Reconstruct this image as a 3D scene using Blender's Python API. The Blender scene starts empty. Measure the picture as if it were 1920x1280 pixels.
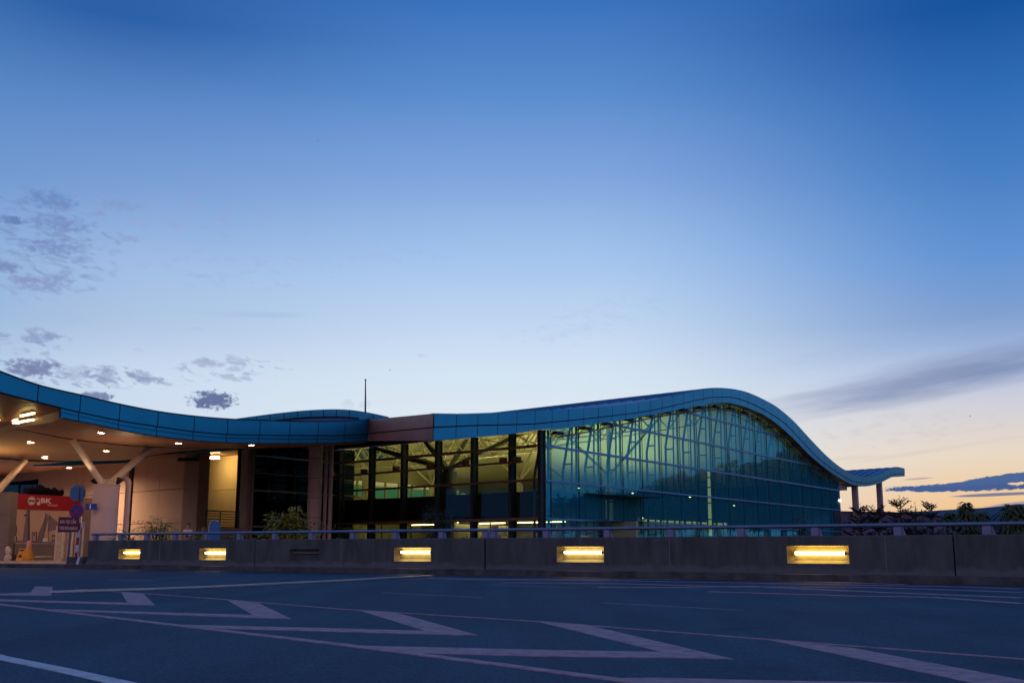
import bpy, math, random
from mathutils import Vector, Matrix
from mathutils.bvhtree import BVHTree
random.seed(7)
R = math.radians
sc = bpy.context.scene
COL = sc.collection

# ------------------------------------------------------------------ camera model
F = 2050.0; HY = 1027.0; CZ = 0.72
PIT = math.atan((HY - 640) / F)
cp, sp = math.cos(PIT), math.sin(PIT)
CAM = Vector((0, 0, CZ))
def ray(px, py):
    u = (px - 960) / F; v = (640 - py) / F
    return Vector((u, cp - v * sp, sp + v * cp))
def P(px, py, Y):
    d = ray(px, py); return CAM + d * (Y / d.y)
def G(px, py, z=0.0):
    d = ray(px, py); return CAM + d * ((z - CZ) / d.z)
def PL(px, py, p0, n):
    d = ray(px, py); return CAM + d * ((p0 - CAM).dot(n) / d.dot(n))
def hermite(pts):
    xs = [p[0] for p in pts]; ys = [p[1] for p in pts]; n = len(xs)
    ms = []
    for i in range(n):
        a = max(0, i - 1); b = min(n - 1, i + 1)
        ms.append((ys[b] - ys[a]) / (xs[b] - xs[a]))
    def f(x):
        if x <= xs[0]: return ys[0] + ms[0] * (x - xs[0])
        if x >= xs[-1]: return ys[-1] + ms[-1] * (x - xs[-1])
        i = 0
        while x > xs[i + 1]: i += 1
        h = xs[i + 1] - xs[i]; s = (x - xs[i]) / h
        return ((2*s**3 - 3*s**2 + 1) * ys[i] + (s**3 - 2*s**2 + s) * h * ms[i]
                + (-2*s**3 + 3*s**2) * ys[i+1] + (s**3 - s**2) * h * ms[i+1])
    return f
def lerp(a, b, t): return a + (b - a) * t
def srgb(r, g, b):
    def c(x):
        x /= 255.0
        return x / 12.92 if x <= 0.04045 else ((x + 0.055) / 1.055) ** 2.4
    return (c(r), c(g), c(b), 1.0)

# ------------------------------------------------------------------ materials
def mat(name, col, rough=0.6, metal=0.0, var=0.12, scale=3.0, bump=0.0, bscale=40.0, spec=0.5, stretch=None, col2=None, lo=0.3, hi=0.7):
    m = bpy.data.materials.new(name); m.use_nodes = True
    nt = m.node_tree; b = nt.nodes['Principled BSDF']
    b.inputs['Roughness'].default_value = rough
    b.inputs['Metallic'].default_value = metal
    b.inputs['Specular IOR Level'].default_value = spec
    tc = nt.nodes.new('ShaderNodeTexCoord'); src = tc.outputs['Object']
    if stretch:
        mp = nt.nodes.new('ShaderNodeMapping'); mp.inputs['Scale'].default_value = stretch
        nt.links.new(src, mp.inputs['Vector']); src = mp.outputs['Vector']
    n = nt.nodes.new('ShaderNodeTexNoise'); n.inputs['Scale'].default_value = scale
    n.inputs['Detail'].default_value = 6; n.inputs['Roughness'].default_value = 0.65
    nt.links.new(src, n.inputs['Vector'])
    mx = nt.nodes.new('ShaderNodeMix'); mx.data_type = 'RGBA'
    c = list(col)[:3]
    if col2 is None:
        A = [x * (1 - var) for x in c]; B = [min(1, x * (1 + var)) for x in c]
    else:
        A = c; B = list(col2)[:3]
    mx.inputs['A'].default_value = (*A, 1); mx.inputs['B'].default_value = (*B, 1)
    rp = nt.nodes.new('ShaderNodeMapRange')
    rp.inputs['From Min'].default_value = lo; rp.inputs['From Max'].default_value = hi
    nt.links.new(n.outputs['Fac'], rp.inputs['Value'])
    nt.links.new(rp.outputs['Result'], mx.inputs['Factor'])
    nt.links.new(mx.outputs['Result'], b.inputs['Base Color'])
    if bump > 0:
        n2 = nt.nodes.new('ShaderNodeTexNoise'); n2.inputs['Scale'].default_value = bscale
        n2.inputs['Detail'].default_value = 4
        nt.links.new(tc.outputs['Object'], n2.inputs['Vector'])
        bp = nt.nodes.new('ShaderNodeBump'); bp.inputs['Strength'].default_value = bump
        bp.inputs['Distance'].default_value = 0.02
        nt.links.new(n2.outputs['Fac'], bp.inputs['Height'])
        nt.links.new(bp.outputs['Normal'], b.inputs['Normal'])
    return m
def emis(name, col, strength):
    m = bpy.data.materials.new(name); m.use_nodes = True
    nt = m.node_tree; nt.nodes.clear()
    o = nt.nodes.new('ShaderNodeOutputMaterial'); e = nt.nodes.new('ShaderNodeEmission')
    e.inputs['Color'].default_value = (*col[:3], 1); e.inputs['Strength'].default_value = strength
    nt.links.new(e.outputs[0], o.inputs['Surface'])
    return m
def glassmat(name, tint, ior=1.6, refl=(0.9, 0.97, 1.0), rough=0.0, haze=0.0, hazecol=(0.1, 0.4, 0.55)):
    m = bpy.data.materials.new(name); m.use_nodes = True
    nt = m.node_tree; nt.nodes.clear()
    o = nt.nodes.new('ShaderNodeOutputMaterial')
    t = nt.nodes.new('ShaderNodeBsdfTransparent'); t.inputs['Color'].default_value = (*tint, 1)
    g = nt.nodes.new('ShaderNodeBsdfGlossy'); g.inputs['Color'].default_value = (*refl, 1)
    g.inputs['Roughness'].default_value = rough
    # two sided Schlick reflectance (the same from inside and outside the pane)
    ge = nt.nodes.new('ShaderNodeNewGeometry'); dt = nt.nodes.new('ShaderNodeVectorMath'); dt.operation = 'DOT_PRODUCT'
    nt.links.new(ge.outputs['Incoming'], dt.inputs[0]); nt.links.new(ge.outputs['Normal'], dt.inputs[1])
    def mth(op, a, b):
        q = nt.nodes.new('ShaderNodeMath'); q.operation = op
        for i, x in enumerate((a, b)):
            if isinstance(x, (int, float)): q.inputs[i].default_value = x
            elif x is not None: nt.links.new(x, q.inputs[i])
        return q.outputs[0]
    f0 = ((ior - 1)/(ior + 1))**2
    one = mth('SUBTRACT', 1.0, mth('ABSOLUTE', dt.outputs['Value'], None))
    fres = mth('ADD', mth('MULTIPLY', mth('POWER', one, 5.0), 1 - f0), f0)
    # slight pane waviness
    tc = nt.nodes.new('ShaderNodeTexCoord'); n = nt.nodes.new('ShaderNodeTexNoise')
    n.inputs['Scale'].default_value = 0.45; n.inputs['Detail'].default_value = 1
    bp = nt.nodes.new('ShaderNodeBump'); bp.inputs['Strength'].default_value = 0.025; bp.inputs['Distance'].default_value = 0.05
    nt.links.new(tc.outputs['Object'], n.inputs['Vector']); nt.links.new(n.outputs['Fac'], bp.inputs['Height'])
    nt.links.new(bp.outputs['Normal'], g.inputs['Normal'])
    mx = nt.nodes.new('ShaderNodeMixShader')
    nt.links.new(fres, mx.inputs[0]); nt.links.new(t.outputs[0], mx.inputs[1]); nt.links.new(g.outputs[0], mx.inputs[2])
    if haze > 0:   # diffuse teal film: haze painted over the pane to brighten it
        df = nt.nodes.new('ShaderNodeBsdfDiffuse'); df.inputs['Color'].default_value = (*hazecol, 1)
        m2 = nt.nodes.new('ShaderNodeMixShader'); m2.inputs[0].default_value = haze
        nt.links.new(mx.outputs[0], m2.inputs[1]); nt.links.new(df.outputs[0], m2.inputs[2]); nt.links.new(m2.outputs[0], o.inputs['Surface'])
    else:
        nt.links.new(mx.outputs[0], o.inputs['Surface'])
    return m

M = {}
def asphalt():
    m = mat('asphalt', (0.028, 0.062, 0.100), rough=0.75, scale=0.22, bump=0.6, bscale=45, spec=0.14, col2=(0.044, 0.090, 0.140), lo=0.35, hi=0.65)
    nt = m.node_tree; b = nt.nodes['Principled BSDF']; base = b.inputs['Base Color'].links[0].from_socket
    tc = nt.nodes.new('ShaderNodeTexCoord')
    def noise(scale, st=None, det=3):
        n = nt.nodes.new('ShaderNodeTexNoise'); n.inputs['Scale'].default_value = scale; n.inputs['Detail'].default_value = det
        src = tc.outputs['Object']
        if st:
            mp = nt.nodes.new('ShaderNodeMapping'); mp.inputs['Scale'].default_value = st; mp.inputs['Rotation'].default_value = (0, 0, 0.62); nt.links.new(src, mp.inputs['Vector']); src = mp.outputs['Vector']
        nt.links.new(src, n.inputs['Vector']); return n.outputs['Fac']
    def mul(base, fac, lo, hi, a, c):
        r = nt.nodes.new('ShaderNodeMapRange'); r.inputs['From Min'].default_value = lo; r.inputs['From Max'].default_value = hi; r.inputs['To Min'].default_value = a; r.inputs['To Max'].default_value = c
        nt.links.new(fac, r.inputs['Value'])
        mx = nt.nodes.new('ShaderNodeMix'); mx.data_type = 'RGBA'; mx.blend_type = 'MULTIPLY'; mx.inputs['Factor'].default_value = 1
        nt.links.new(base, mx.inputs['A']); nt.links.new(r.outputs['Result'], mx.inputs['B']); return mx.outputs['Result']
    base = mul(base, noise(38, None, 2), 0.35, 0.65, 0.62, 1.38)       # aggregate
    base = mul(base, noise(9, None, 5), 0.3, 0.7, 0.85, 1.15)           # mottling
    base = mul(base, noise(0.9, (1.6, 0.06, 1), 4), 0.35, 0.65, 0.84, 1.12)  # tyre polished lanes
    base = mul(base, noise(0.7, None, 6), 0.60, 0.72, 1.0, 0.72)        # oil stains
    nt.links.new(base, b.inputs['Base Color']); return m
M['asphalt'] = asphalt()
M['ground'] = mat('earth', (0.05, 0.05, 0.045), rough=0.95, var=0.2)
M['paint_pink'] = mat('worn red and white road paint', (0.50, 0.27, 0.31), rough=0.75, scale=7, col2=(0.17, 0.12, 0.135), lo=0.42, hi=0.72)
M['paint_white'] = mat('white road paint', (0.62, 0.60, 0.60), rough=0.7, scale=7, col2=(0.25, 0.26, 0.28), lo=0.5, hi=0.75)
M['paint_old'] = mat('worn white road paint', (0.20, 0.22, 0.25), rough=0.7, var=0.3, scale=8)
M['joint'] = mat('road joint steel', (0.62, 0.50, 0.50), rough=0.34, metal=0.7, var=0.15)
M['concrete'] = mat('barrier concrete', (0.082, 0.086, 0.080), rough=0.9, scale=1.4, bump=0.35, bscale=25, stretch=(1, 1, 0.45), col2=(0.13, 0.135, 0.128))
def weathered(m):
    nt = m.node_tree; b = nt.nodes['Principled BSDF']; base = b.inputs['Base Color'].links[0].from_socket
    tc = nt.nodes.new('ShaderNodeTexCoord')
    mp = nt.nodes.new('ShaderNodeMapping'); mp.inputs['Scale'].default_value = (1.5, 1.5, 0.30); nt.links.new(tc.outputs['Object'], mp.inputs['Vector'])
    n = nt.nodes.new('ShaderNodeTexNoise'); n.inputs['Scale'].default_value = 1.6; n.inputs['Detail'].default_value = 7; n.inputs['Roughness'].default_value = 0.7; nt.links.new(mp.outputs['Vector'], n.inputs['Vector'])
    r = nt.nodes.new('ShaderNodeMapRange'); r.inputs['From Min'].default_value = 0.42; r.inputs['From Max'].default_value = 0.68; r.inputs['To Min'].default_value = 1.07; r.inputs['To Max'].default_value = 0.62; nt.links.new(n.outputs['Fac'], r.inputs['Value'])
    mx = nt.nodes.new('ShaderNodeMix'); mx.data_type = 'RGBA'; mx.blend_type = 'MULTIPLY'; mx.inputs['Factor'].default_value = 1
    nt.links.new(base, mx.inputs['A']); nt.links.new(r.outputs['Result'], mx.inputs['B'])
    sx = nt.nodes.new('ShaderNodeSeparateXYZ'); nt.links.new(tc.outputs['Object'], sx.inputs[0])
    n2 = nt.nodes.new('ShaderNodeTexNoise'); n2.inputs['Scale'].default_value = 2.4; n2.inputs['Detail'].default_value = 6; nt.links.new(tc.outputs['Object'], n2.inputs['Vector'])
    a = nt.nodes.new('ShaderNodeMath'); a.operation = 'MULTIPLY_ADD'; nt.links.new(n2.outputs['Fac'], a.inputs[0]); a.inputs[1].default_value = -0.42; nt.links.new(sx.outputs['Z'], a.inputs[2])
    r2 = nt.nodes.new('ShaderNodeMapRange'); r2.inputs['From Min'].default_value = -0.13; r2.inputs['From Max'].default_value = -0.04; r2.inputs['To Min'].default_value = 0.75; r2.inputs['To Max'].default_value = 0.0; nt.links.new(a.outputs[0], r2.inputs['Value'])
    m2 = nt.nodes.new('ShaderNodeMix'); m2.data_type = 'RGBA'; nt.links.new(r2.outputs['Result'], m2.inputs['Factor']); nt.links.new(mx.outputs['Result'], m2.inputs['A']); m2.inputs['B'].default_value = (0.17, 0.17, 0.18, 1)
    nt.links.new(m2.outputs['Result'], b.inputs['Base Color'])
weathered(M['concrete'])
M['kerb'] = mat('kerb stone', (0.035, 0.033, 0.035), rough=0.85, scale=2.2, col2=(0.14, 0.125, 0.12))
M['pave'] = mat('pavement tiles', (0.30, 0.25, 0.24), rough=0.7, var=0.15, scale=2)
M['steel'] = mat('galvanised rail', (0.20, 0.24, 0.33), rough=0.42, metal=0.75, var=0.15)
M['postblue'] = mat('rail post paint', (0.24, 0.24, 0.37), rough=0.55, var=0.1)
M['fascia'] = mat('blue metal cladding', (0.015, 0.31, 0.51), rough=0.42, metal=0.55, var=0.10, scale=0.35)
M['warmreflect'] = mat('warm reflection cladding', (0.42, 0.16, 0.10), rough=0.5, metal=0.4, var=0.15, scale=0.5)
M['seam'] = mat('dark joint backing', (0.01, 0.012, 0.018), rough=0.8)
M['roof'] = mat('blue ribbed roof sheet', (0.05, 0.22, 0.42), rough=0.5, metal=0.3, var=0.1, scale=0.5)
M['soffit'] = mat('soffit panels', (0.27, 0.13, 0.068), rough=0.5, var=0.05, scale=0.6)
M['darkstrip'] = mat('dark shadow joint', (0.012, 0.01, 0.01), rough=0.9)
M['cream'] = mat('cream painted steel', (0.74, 0.65, 0.54), rough=0.45, var=0.04)
M['lilac'] = mat('pale column cladding', (0.54, 0.42, 0.44), rough=0.45, var=0.05, scale=1)
M['wall'] = mat('beige wall panels', (0.42, 0.33, 0.27), rough=0.75, var=0.06, scale=1.2)
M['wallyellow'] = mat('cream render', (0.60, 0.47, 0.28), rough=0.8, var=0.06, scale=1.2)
M['pier'] = mat('grey brown pier', (0.22, 0.18, 0.17), rough=0.8, var=0.1, scale=2)
M['ceiling'] = mat('hall ceiling', (0.62, 0.60, 0.44), rough=0.7, var=0.04, scale=0.5)
M['truss'] = mat('truss white paint', (0.46, 0.44, 0.33), rough=0.45, var=0.04)
M['facadepost'] = mat('facade post blue grey paint', (0.03, 0.07, 0.12), rough=0.45, var=0.06)
M['mullion'] = mat('dark mullion', (0.016, 0.022, 0.03), rough=0.45, metal=0.3)
M['transom'] = mat('transom cap', (0.13, 0.26, 0.5), rough=0.4, metal=0.4)
M['transomred'] = mat('reddish transom cap', (0.20, 0.10, 0.07), rough=0.45, metal=0.2)
M['black'] = mat('black panel', (0.006, 0.006, 0.008), rough=0.6)
M['darkcol'] = mat('silhouette column', (0.012, 0.014, 0.016), rough=0.6)
M['hallfloor'] = mat('hall floor', (0.30, 0.28, 0.22), rough=0.35)
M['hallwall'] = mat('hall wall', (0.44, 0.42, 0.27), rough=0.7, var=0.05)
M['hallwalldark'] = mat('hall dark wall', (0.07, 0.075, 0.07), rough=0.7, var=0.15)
M['greenwin'] = emis('green lit window', (0.10, 0.42, 0.20), 0.32)
M['yelwin'] = emis('yellow lit transom window', (0.75, 0.72, 0.28), 0.45)
M['glass_teal'] = glassmat('teal curtain wall glass', (0.58, 0.92, 0.72), ior=2.2, refl=(0.20, 0.72, 0.95), haze=0.25, hazecol=(0.005, 0.46, 0.72))
M['glass_clear'] = glassmat('clear hall glass', (0.86, 0.86, 0.66), ior=1.38, refl=(0.22, 0.55, 1.0))
M['glass_dark'] = glassmat('dark tinted glass', (0.03, 0.03, 0.035), ior=1.35, refl=(0.22, 0.28, 0.42))
M['tube'] = emis('fluorescent tube', (1.0, 0.74, 0.25), 9.0)
M['tubew'] = emis('whiter fluorescent tube', (1.0, 0.82, 0.40), 8.0)
M['tubeoff'] = mat('unlit tube', (0.22, 0.19, 0.19), rough=0.3)
M['niche'] = mat('lamp yellow niche', (0.52, 0.40, 0.15), rough=0.8, scale=6, col2=(0.38, 0.29, 0.12))  # yellow lamp light painted into the lit niches, unlit one stays concrete
M['down'] = emis('downlight lens', (1.0, 0.56, 0.30), 235.0)
M['linear'] = emis('linear lamp', (1.0, 0.70, 0.24), 26.0)
M['recesslamp'] = emis('recess fluorescent', (1.0, 0.70, 0.26), 38.0)
M['hall_lamp'] = emis('hall uplight lens', (1.0, 0.88, 0.40), 125.0)
M['hall_lamp_strong'] = emis('curtain wall uplight lens', (1.0, 0.90, 0.45), 165.0)
M['fillstrip'] = emis('added fill strip', (1.0, 0.86, 0.42), 9.0)
M['lobby_lamp'] = emis('lobby lamp', (1.0, 0.86, 0.42), 9.0)
M['walldown'] = emis('wall downlight lens', (1.0, 0.58, 0.32), 7000.0)
M['ribdark'] = mat('dark roof rib', (0.012, 0.03, 0.06), rough=0.6)
M['leafsap'] = mat('sapling leaf', (0.03, 0.05, 0.010), rough=0.55, scale=3, col2=(0.085, 0.095, 0.015))
M['pendant'] = emis('pendant lens', (1.0, 0.86, 0.36), 5.0)
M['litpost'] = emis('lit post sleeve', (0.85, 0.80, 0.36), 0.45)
M['wallwash'] = emis('wall washer lens', (1.0, 0.66, 0.36), 60.0)
M['red'] = mat('red vinyl', (0.36, 0.008, 0.012), rough=0.4, var=0.08)
M['vinyl'] = mat('pale printed vinyl', (0.60, 0.41, 0.31), rough=0.5, var=0.04, scale=14, stretch=(8, 8, 0.2))
M['print'] = mat('grey print', (0.24, 0.17, 0.20), rough=0.5, var=0.25, scale=5)
M['printdark'] = mat('dark print', (0.075, 0.05, 0.075), rough=0.5, var=0.2, scale=5)
M['white'] = mat('white lettering', (0.78, 0.72, 0.66), rough=0.5, var=0.03)
M['shutter'] = mat('white louvred shutter', (0.66, 0.52, 0.40), rough=0.55, var=0.05)
M['signred'] = mat('dark red sign face', (0.20, 0.010, 0.018), rough=0.4)
M['ringred'] = mat('sign red', (0.40, 0.02, 0.05), rough=0.4)
M['signblue'] = mat('sign blue', (0.014, 0.05, 0.36), rough=0.4)
M['signback'] = mat('sign back blue grey', (0.05, 0.22, 0.42), rough=0.45, metal=0.3)
M['polegrey'] = mat('grey pole', (0.18, 0.16, 0.22), rough=0.5, metal=0.4)
M['lettering'] = mat('pale sign lettering', (0.85, 0.70, 0.74), rough=0.5, var=0.03)
M['yellow'] = mat('yellow plastic', (0.72, 0.30, 0.02), rough=0.45, var=0.06)
M['pinkplastic'] = mat('pink plastic', (0.70, 0.28, 0.26), rough=0.5)
M['purplebox'] = mat('lavender box', (0.38, 0.30, 0.44), rough=0.5)
M['bluepanel'] = mat('blue panel', (0.05, 0.20, 0.50), rough=0.5, var=0.05)
M['tarp'] = mat('dark tarpaulin', (0.008, 0.008, 0.016), rough=0.8, var=0.3, spec=0.05)
M['leaf'] = mat('broad leaf', (0.10, 0.10, 0.008), rough=0.5, scale=4, col2=(0.42, 0.33, 0.015))
M['leaf2'] = mat('frond leaf', (0.18, 0.20, 0.015), rough=0.5, scale=4, col2=(0.32, 0.29, 0.02))
M['leafdark'] = mat('dark conifer leaf', (0.018, 0.028, 0.014), rough=0.6, scale=3, col2=(0.035, 0.045, 0.02))
M['leafmid'] = mat('mid green leaf', (0.09, 0.11, 0.012), rough=0.55, scale=3, col2=(0.19, 0.18, 0.02))
M['treeleaf'] = mat('tree crown leaf', (0.03, 0.045, 0.02), rough=0.7, scale=0.6, col2=(0.06, 0.07, 0.03))
M['bark'] = mat('bark', (0.07, 0.05, 0.035), rough=0.9, var=0.2)
M['skin'] = mat('skin', (0.34, 0.18, 0.12), rough=0.6, var=0.04)
M['hair'] = mat('black hair', (0.012, 0.01, 0.01), rough=0.6)
M['shirt'] = mat('pink and white shirt', (0.62, 0.32, 0.34), rough=0.8, scale=14, col2=(0.66, 0.55, 0.58))
M['backpack'] = mat('red backpack', (0.30, 0.03, 0.05), rough=0.7)
M['trousers'] = mat('dark trousers', (0.03, 0.03, 0.04), rough=0.8)
M['purplewall'] = mat('rendered wall', (0.17, 0.14, 0.25), rough=0.8, var=0.08)
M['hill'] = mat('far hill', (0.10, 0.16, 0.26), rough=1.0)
M['plastic_white'] = mat('white plastic', (0.6, 0.5, 0.48), rough=0.6, var=0.15, scale=8)

# ------------------------------------------------------------------ mesh builder
ORG = {}
class MB:
    def __init__(s, m=None):
        s.v = []; s.f = []; s.mi = []; s.sm = []; s.mats = []; s.cur = 0
        if m: s.mat(m)
    def mat(s, m):
        m = M[m] if isinstance(m, str) else m
        if m not in s.mats: s.mats.append(m)
        s.cur = s.mats.index(m); return s
    def face(s, pts, smooth=False):
        b = len(s.v); s.v += [tuple(p) for p in pts]
        s.f.append(tuple(range(b, b + len(pts)))); s.mi.append(s.cur); s.sm.append(smooth)
    def grid(s, rows, smooth=True, close=False):
        b = len(s.v); nc = len(rows[0])
        for r in rows: s.v += [tuple(p) for p in r]
        for i in range(len(rows) - 1):
            for j in range(nc - 1 + (1 if close else 0)):
                j2 = (j + 1) % nc
                s.f.append((b + i*nc + j, b + i*nc + j2, b + (i+1)*nc + j2, b + (i+1)*nc + j))
                s.mi.append(s.cur); s.sm.append(smooth)
    def box(s, c, ax, ay, az):
        c = Vector(c); ax, ay, az = Vector(ax), Vector(ay), Vector(az)
        q = [c + i*ax + j*ay + k*az for k in (-1, 1) for j in (-1, 1) for i in (-1, 1)]
        b = len(s.v); s.v += [tuple(p) for p in q]
        for f in ((0,2,3,1), (4,5,7,6), (0,1,5,4), (2,6,7,3), (0,4,6,2), (1,3,7,5)):
            s.f.append(tuple(b + i for i in f)); s.mi.append(s.cur); s.sm.append(False)
    def bb(s, x0, y0, z0, x1, y1, z1):
        s.box(((x0+x1)/2, (y0+y1)/2, (z0+z1)/2), ((x1-x0)/2, 0, 0), (0, (y1-y0)/2, 0), (0, 0, (z1-z0)/2))
    def bar(s, p, q, w, h=None, up=(0, 0, 1)):
        p, q = Vector(p), Vector(q); d = q - p; L = d.length
        if L < 1e-6: return
        d /= L; u = Vector(up); a = d.cross(u)
        if a.length < 1e-3: a = d.cross(Vector((1, 0, 0)))
        a.normalize(); b = a.cross(d).normalized()
        s.box((p + q) / 2, d * (L/2), a * (w/2), b * ((h or w)/2))
    def tube(s, pts, r, n=8, caps=True, flat=1.0):
        pts = [Vector(p) for p in pts]; rs = r if isinstance(r, (list, tuple)) else [r] * len(pts)
        rows = []; prev = None
        for i, p in enumerate(pts):
            d = (pts[min(i+1, len(pts)-1)] - pts[max(i-1, 0)]).normalized()
            if prev is None:
                a = d.cross(Vector((0, 0, 1)))
                if a.length < 1e-3: a = d.cross(Vector((0, 1, 0)))
            else:
                a = prev - d * prev.dot(d)
            a.normalize(); prev = a; b = a.cross(d)
            rows.append([p + a * (rs[i]*math.cos(2*math.pi*k/n)) + b * (rs[i]*flat*math.sin(2*math.pi*k/n)) for k in range(n)])
        s.grid(rows, True, True)
        if caps:
            s.face(rows[0]); s.face(rows[-1][::-1])
    def prism(s, poly, off):
        off = Vector(off); poly = [Vector(p) for p in poly]
        s.face(poly); s.face([p + off for p in poly][::-1])
        n = len(poly)
        for i in range(n):
            a, b = poly[i], poly[(i+1) % n]
            s.face([a, a + off, b + off, b])
    def build(s, name, parent=None):
        me = bpy.data.meshes.new(name)
        if parent is not None:
            org = ORG[parent.name]
        else:
            xs = [v[0] for v in s.v]; ys = [v[1] for v in s.v]; zs = [v[2] for v in s.v]
            org = Vector(((min(xs)+max(xs))/2, (min(ys)+max(ys))/2, min(zs)))
        me.from_pydata([(v[0]-org.x, v[1]-org.y, v[2]-org.z) for v in s.v], [], s.f)
        for m in s.mats: me.materials.append(m)
        me.polygons.foreach_set('material_index', s.mi)
        me.polygons.foreach_set('use_smooth', s.sm)
        me.update()
        o = bpy.data.objects.new(name, me); COL.objects.link(o)
        if parent is not None: o.parent = parent
        else: o.location = org
        ORG[o.name] = org
        return o
def tag(o, label=None, cat=None, group=None, kind=None):
    if label: o['label'] = label
    if cat: o['category'] = cat
    if group: o['group'] = group
    if kind: o['kind'] = kind
    return o
def thing(name, label, cat, loc, group=None):
    o = bpy.data.objects.new(name, None); COL.objects.link(o)
    o.location = loc; o.empty_display_size = 0.3
    ORG[o.name] = Vector(loc)
    return tag(o, label, cat, group)
def text_into(mb, txt, org, xdir, zdir, size, off, mname, width=None, bold=0.0):
    cu = bpy.data.curves.new('txt', 'FONT'); cu.body = txt; cu.size = 1.0; cu.resolution_u = 2; cu.offset = bold
    ob = bpy.data.objects.new('txt', cu); COL.objects.link(ob)
    dg = bpy.context.evaluated_depsgraph_get()
    me = bpy.data.meshes.new_from_object(ob.evaluated_get(dg))
    bpy.data.objects.remove(ob); bpy.data.curves.remove(cu)
    mb.mat(mname)
    xs = [v.co.x for v in me.vertices]; x0, x1 = min(xs), max(xs)
    sx = size if width is None else width / (x1 - x0)
    b = len(mb.v)
    for v in me.vertices:
        mb.v.append(tuple(Vector(org) + Vector(xdir) * ((v.co.x - x0) * sx) + Vector(zdir) * (v.co.y * size) + Vector(off)))
    for p in me.polygons:
        mb.f.append(tuple(b + i for i in p.vertices)); mb.mi.append(mb.cur); mb.sm.append(False)
    bpy.data.meshes.remove(me)

UP = Vector((0, 0, 1))
# ------------------------------------------------------------------ plan axes
aR = math.atan((2280 - 960) / (F / cp)); aL = math.atan((960 + 1150) / (F / cp))
dR = Vector((math.sin(aR), math.cos(aR), 0)); nin = Vector((-math.cos(aR), math.sin(aR), 0)); nout = -nin
dL = Vector((-math.sin(aL), math.cos(aL), 0)); nL = Vector((-math.cos(aL), -math.sin(aL), 0))
P0 = P(1022, HY, 60.0); P0.z = 0
F0 = P0 + nout * 0.7
FLOOR = 0.16
def TR(px, py, base=None):
    b = F0 if base is None else base
    p = PL(px, py, b, nout); return (p - b).dot(dR), p.z
def TL(px, py):
    p = PL(px, py, P0, nL); return (p - P0).dot(dL), p.z
def RP(t, z, w=0.0, base=None):
    b = P0 if base is None else base
    p = b + dR * t + nin * w; return Vector((p.x, p.y, z))

TOPPX = [(812,775),(852,775.6),(920,773.5),(960,772),(1000,769.8),(1057,766.5),(1086,765),(1140,761),(1187,755.3),(1211,751.5),(1253,744.5),(1285,737),(1310,731.8),(1345,728.4),(1375,730),(1392.5,733.2),(1411.7,740),(1436,751.7),(1456,763.4),(1487.5,790),(1519,824),(1550,855.6),(1575,876),(1587.5,883),(1597,888),(1605,891.3),(1614,892.8),(1627,893.3),(1639,892.2),(1651,887.5),(1664,881),(1672,878),(1685,876),(1695.5,878)]
MIDPX = [(812,801),(890,797.5),(995,794.5),(1085,786),(1140,780),(1210,771),(1252,762.5),(1310,749),(1339,744.7),(1378,746),(1409,757),(1441,773.6),(1472,794.7),(1503,826.7),(1534,858.8),(1566,883),(1597,901),(1614,904.6),(1635,904.2),(1650,899),(1664,892),(1680,888.5),(1695.5,888)]
BOTPX = [(812,825.5),(890,819.5),(960,813),(1000,806.5),(1060,802),(1110,795),(1175,785.5),(1232,775.5),(1275,766.5),(1300,761.5),(1331,756.4),(1362.5,755),(1386,759.5),(1409,767.3),(1433,778.3),(1456,794),(1487.5,822),(1519,854),(1550,879.5),(1573,895),(1597,908),(1610,910.5),(1620,911.5),(1635,909.5),(1650,905),(1660,900),(1672,894),(1680,893),(1695.5,892.5)]
zT = hermite([TR(*q) for q in TOPPX]); zM = hermite([TR(*q) for q in MIDPX]); zB = hermite([TR(*q) for q in BOTPX])
tA = TR(812, 800)[0]; tE = TR(1695.5, 880)[0]

# ================================================================== SETTING
def sheet(name, pts, m, kind='structure'):
    mb = MB(m); mb.face(pts); return tag(mb.build(name), kind=kind)
sheet('ground', [(-900,-300,-0.03),(900,-300,-0.03),(900,1400,-0.03),(-900,1400,-0.03)], 'ground')
# barrier line: depth from apparent height
def wall_Y(px):
    u = px - 165.0
    tot = 64 + 0.0262*u + 1.66e-6*u*u
    return F * 1.24 / tot
def wl(px, back=0.0, z=0.0):
    p = P(px, HY, wall_Y(px)); q = P(px + 2, HY, wall_Y(px + 2))
    d = (q - p); d.z = 0; d.normalize(); n = Vector((-d.y, d.x, 0))
    r = p + n * back; r.z = z; return r
# kerb line (px stations)
def kline(px, off=0.0, z=0.0):
    if px >= 165: return wl(px, -0.24 + off, z)
    a = wl(165, -0.24 + off, z); b = wl(175, -0.24 + off, z)
    d = (a - b).normalized(); d = (d + Vector((-0.10, 0.0, 0))).normalized()
    return a + d * ((165 - px) * 0.0205)
KPX = [-500, -200, 0, 100, 165, 250, 400, 600, 800, 1000, 1200, 1400, 1600, 1800, 2000, 2200, 2330]
mb = MB('asphalt')
far = [kline(p, 0.02, 0.0) for p in KPX]
rows = [[Vector((-60 + 120*i/(len(far)-1), -25, 0)) for i in range(len(far))], far]
mb.grid(rows, smooth=False); tag(mb.build('road'), kind='structure')
mb = MB('kerb')
rows = []
for off, z in ((0, 0), (0.012, 0.15), (0.22, 0.158), (0.26, 0.158)):
    rows.append([kline(p, off, z) for p in KPX])
mb.grid(rows, smooth=False)
tag(mb.build('kerb'), kind='structure')
# gutter line, a little lighter concrete strip at the kerb foot
mb = MB(mat('gutter concrete', (0.09, 0.085, 0.085), rough=0.36, var=0.2, scale=3))
mb.grid([[kline(p, -0.34, 0.004) for p in KPX], [kline(p, 0.005, 0.004) for p in KPX]], smooth=False)
tag(mb.build('gutter'), kind='structure')
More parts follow.
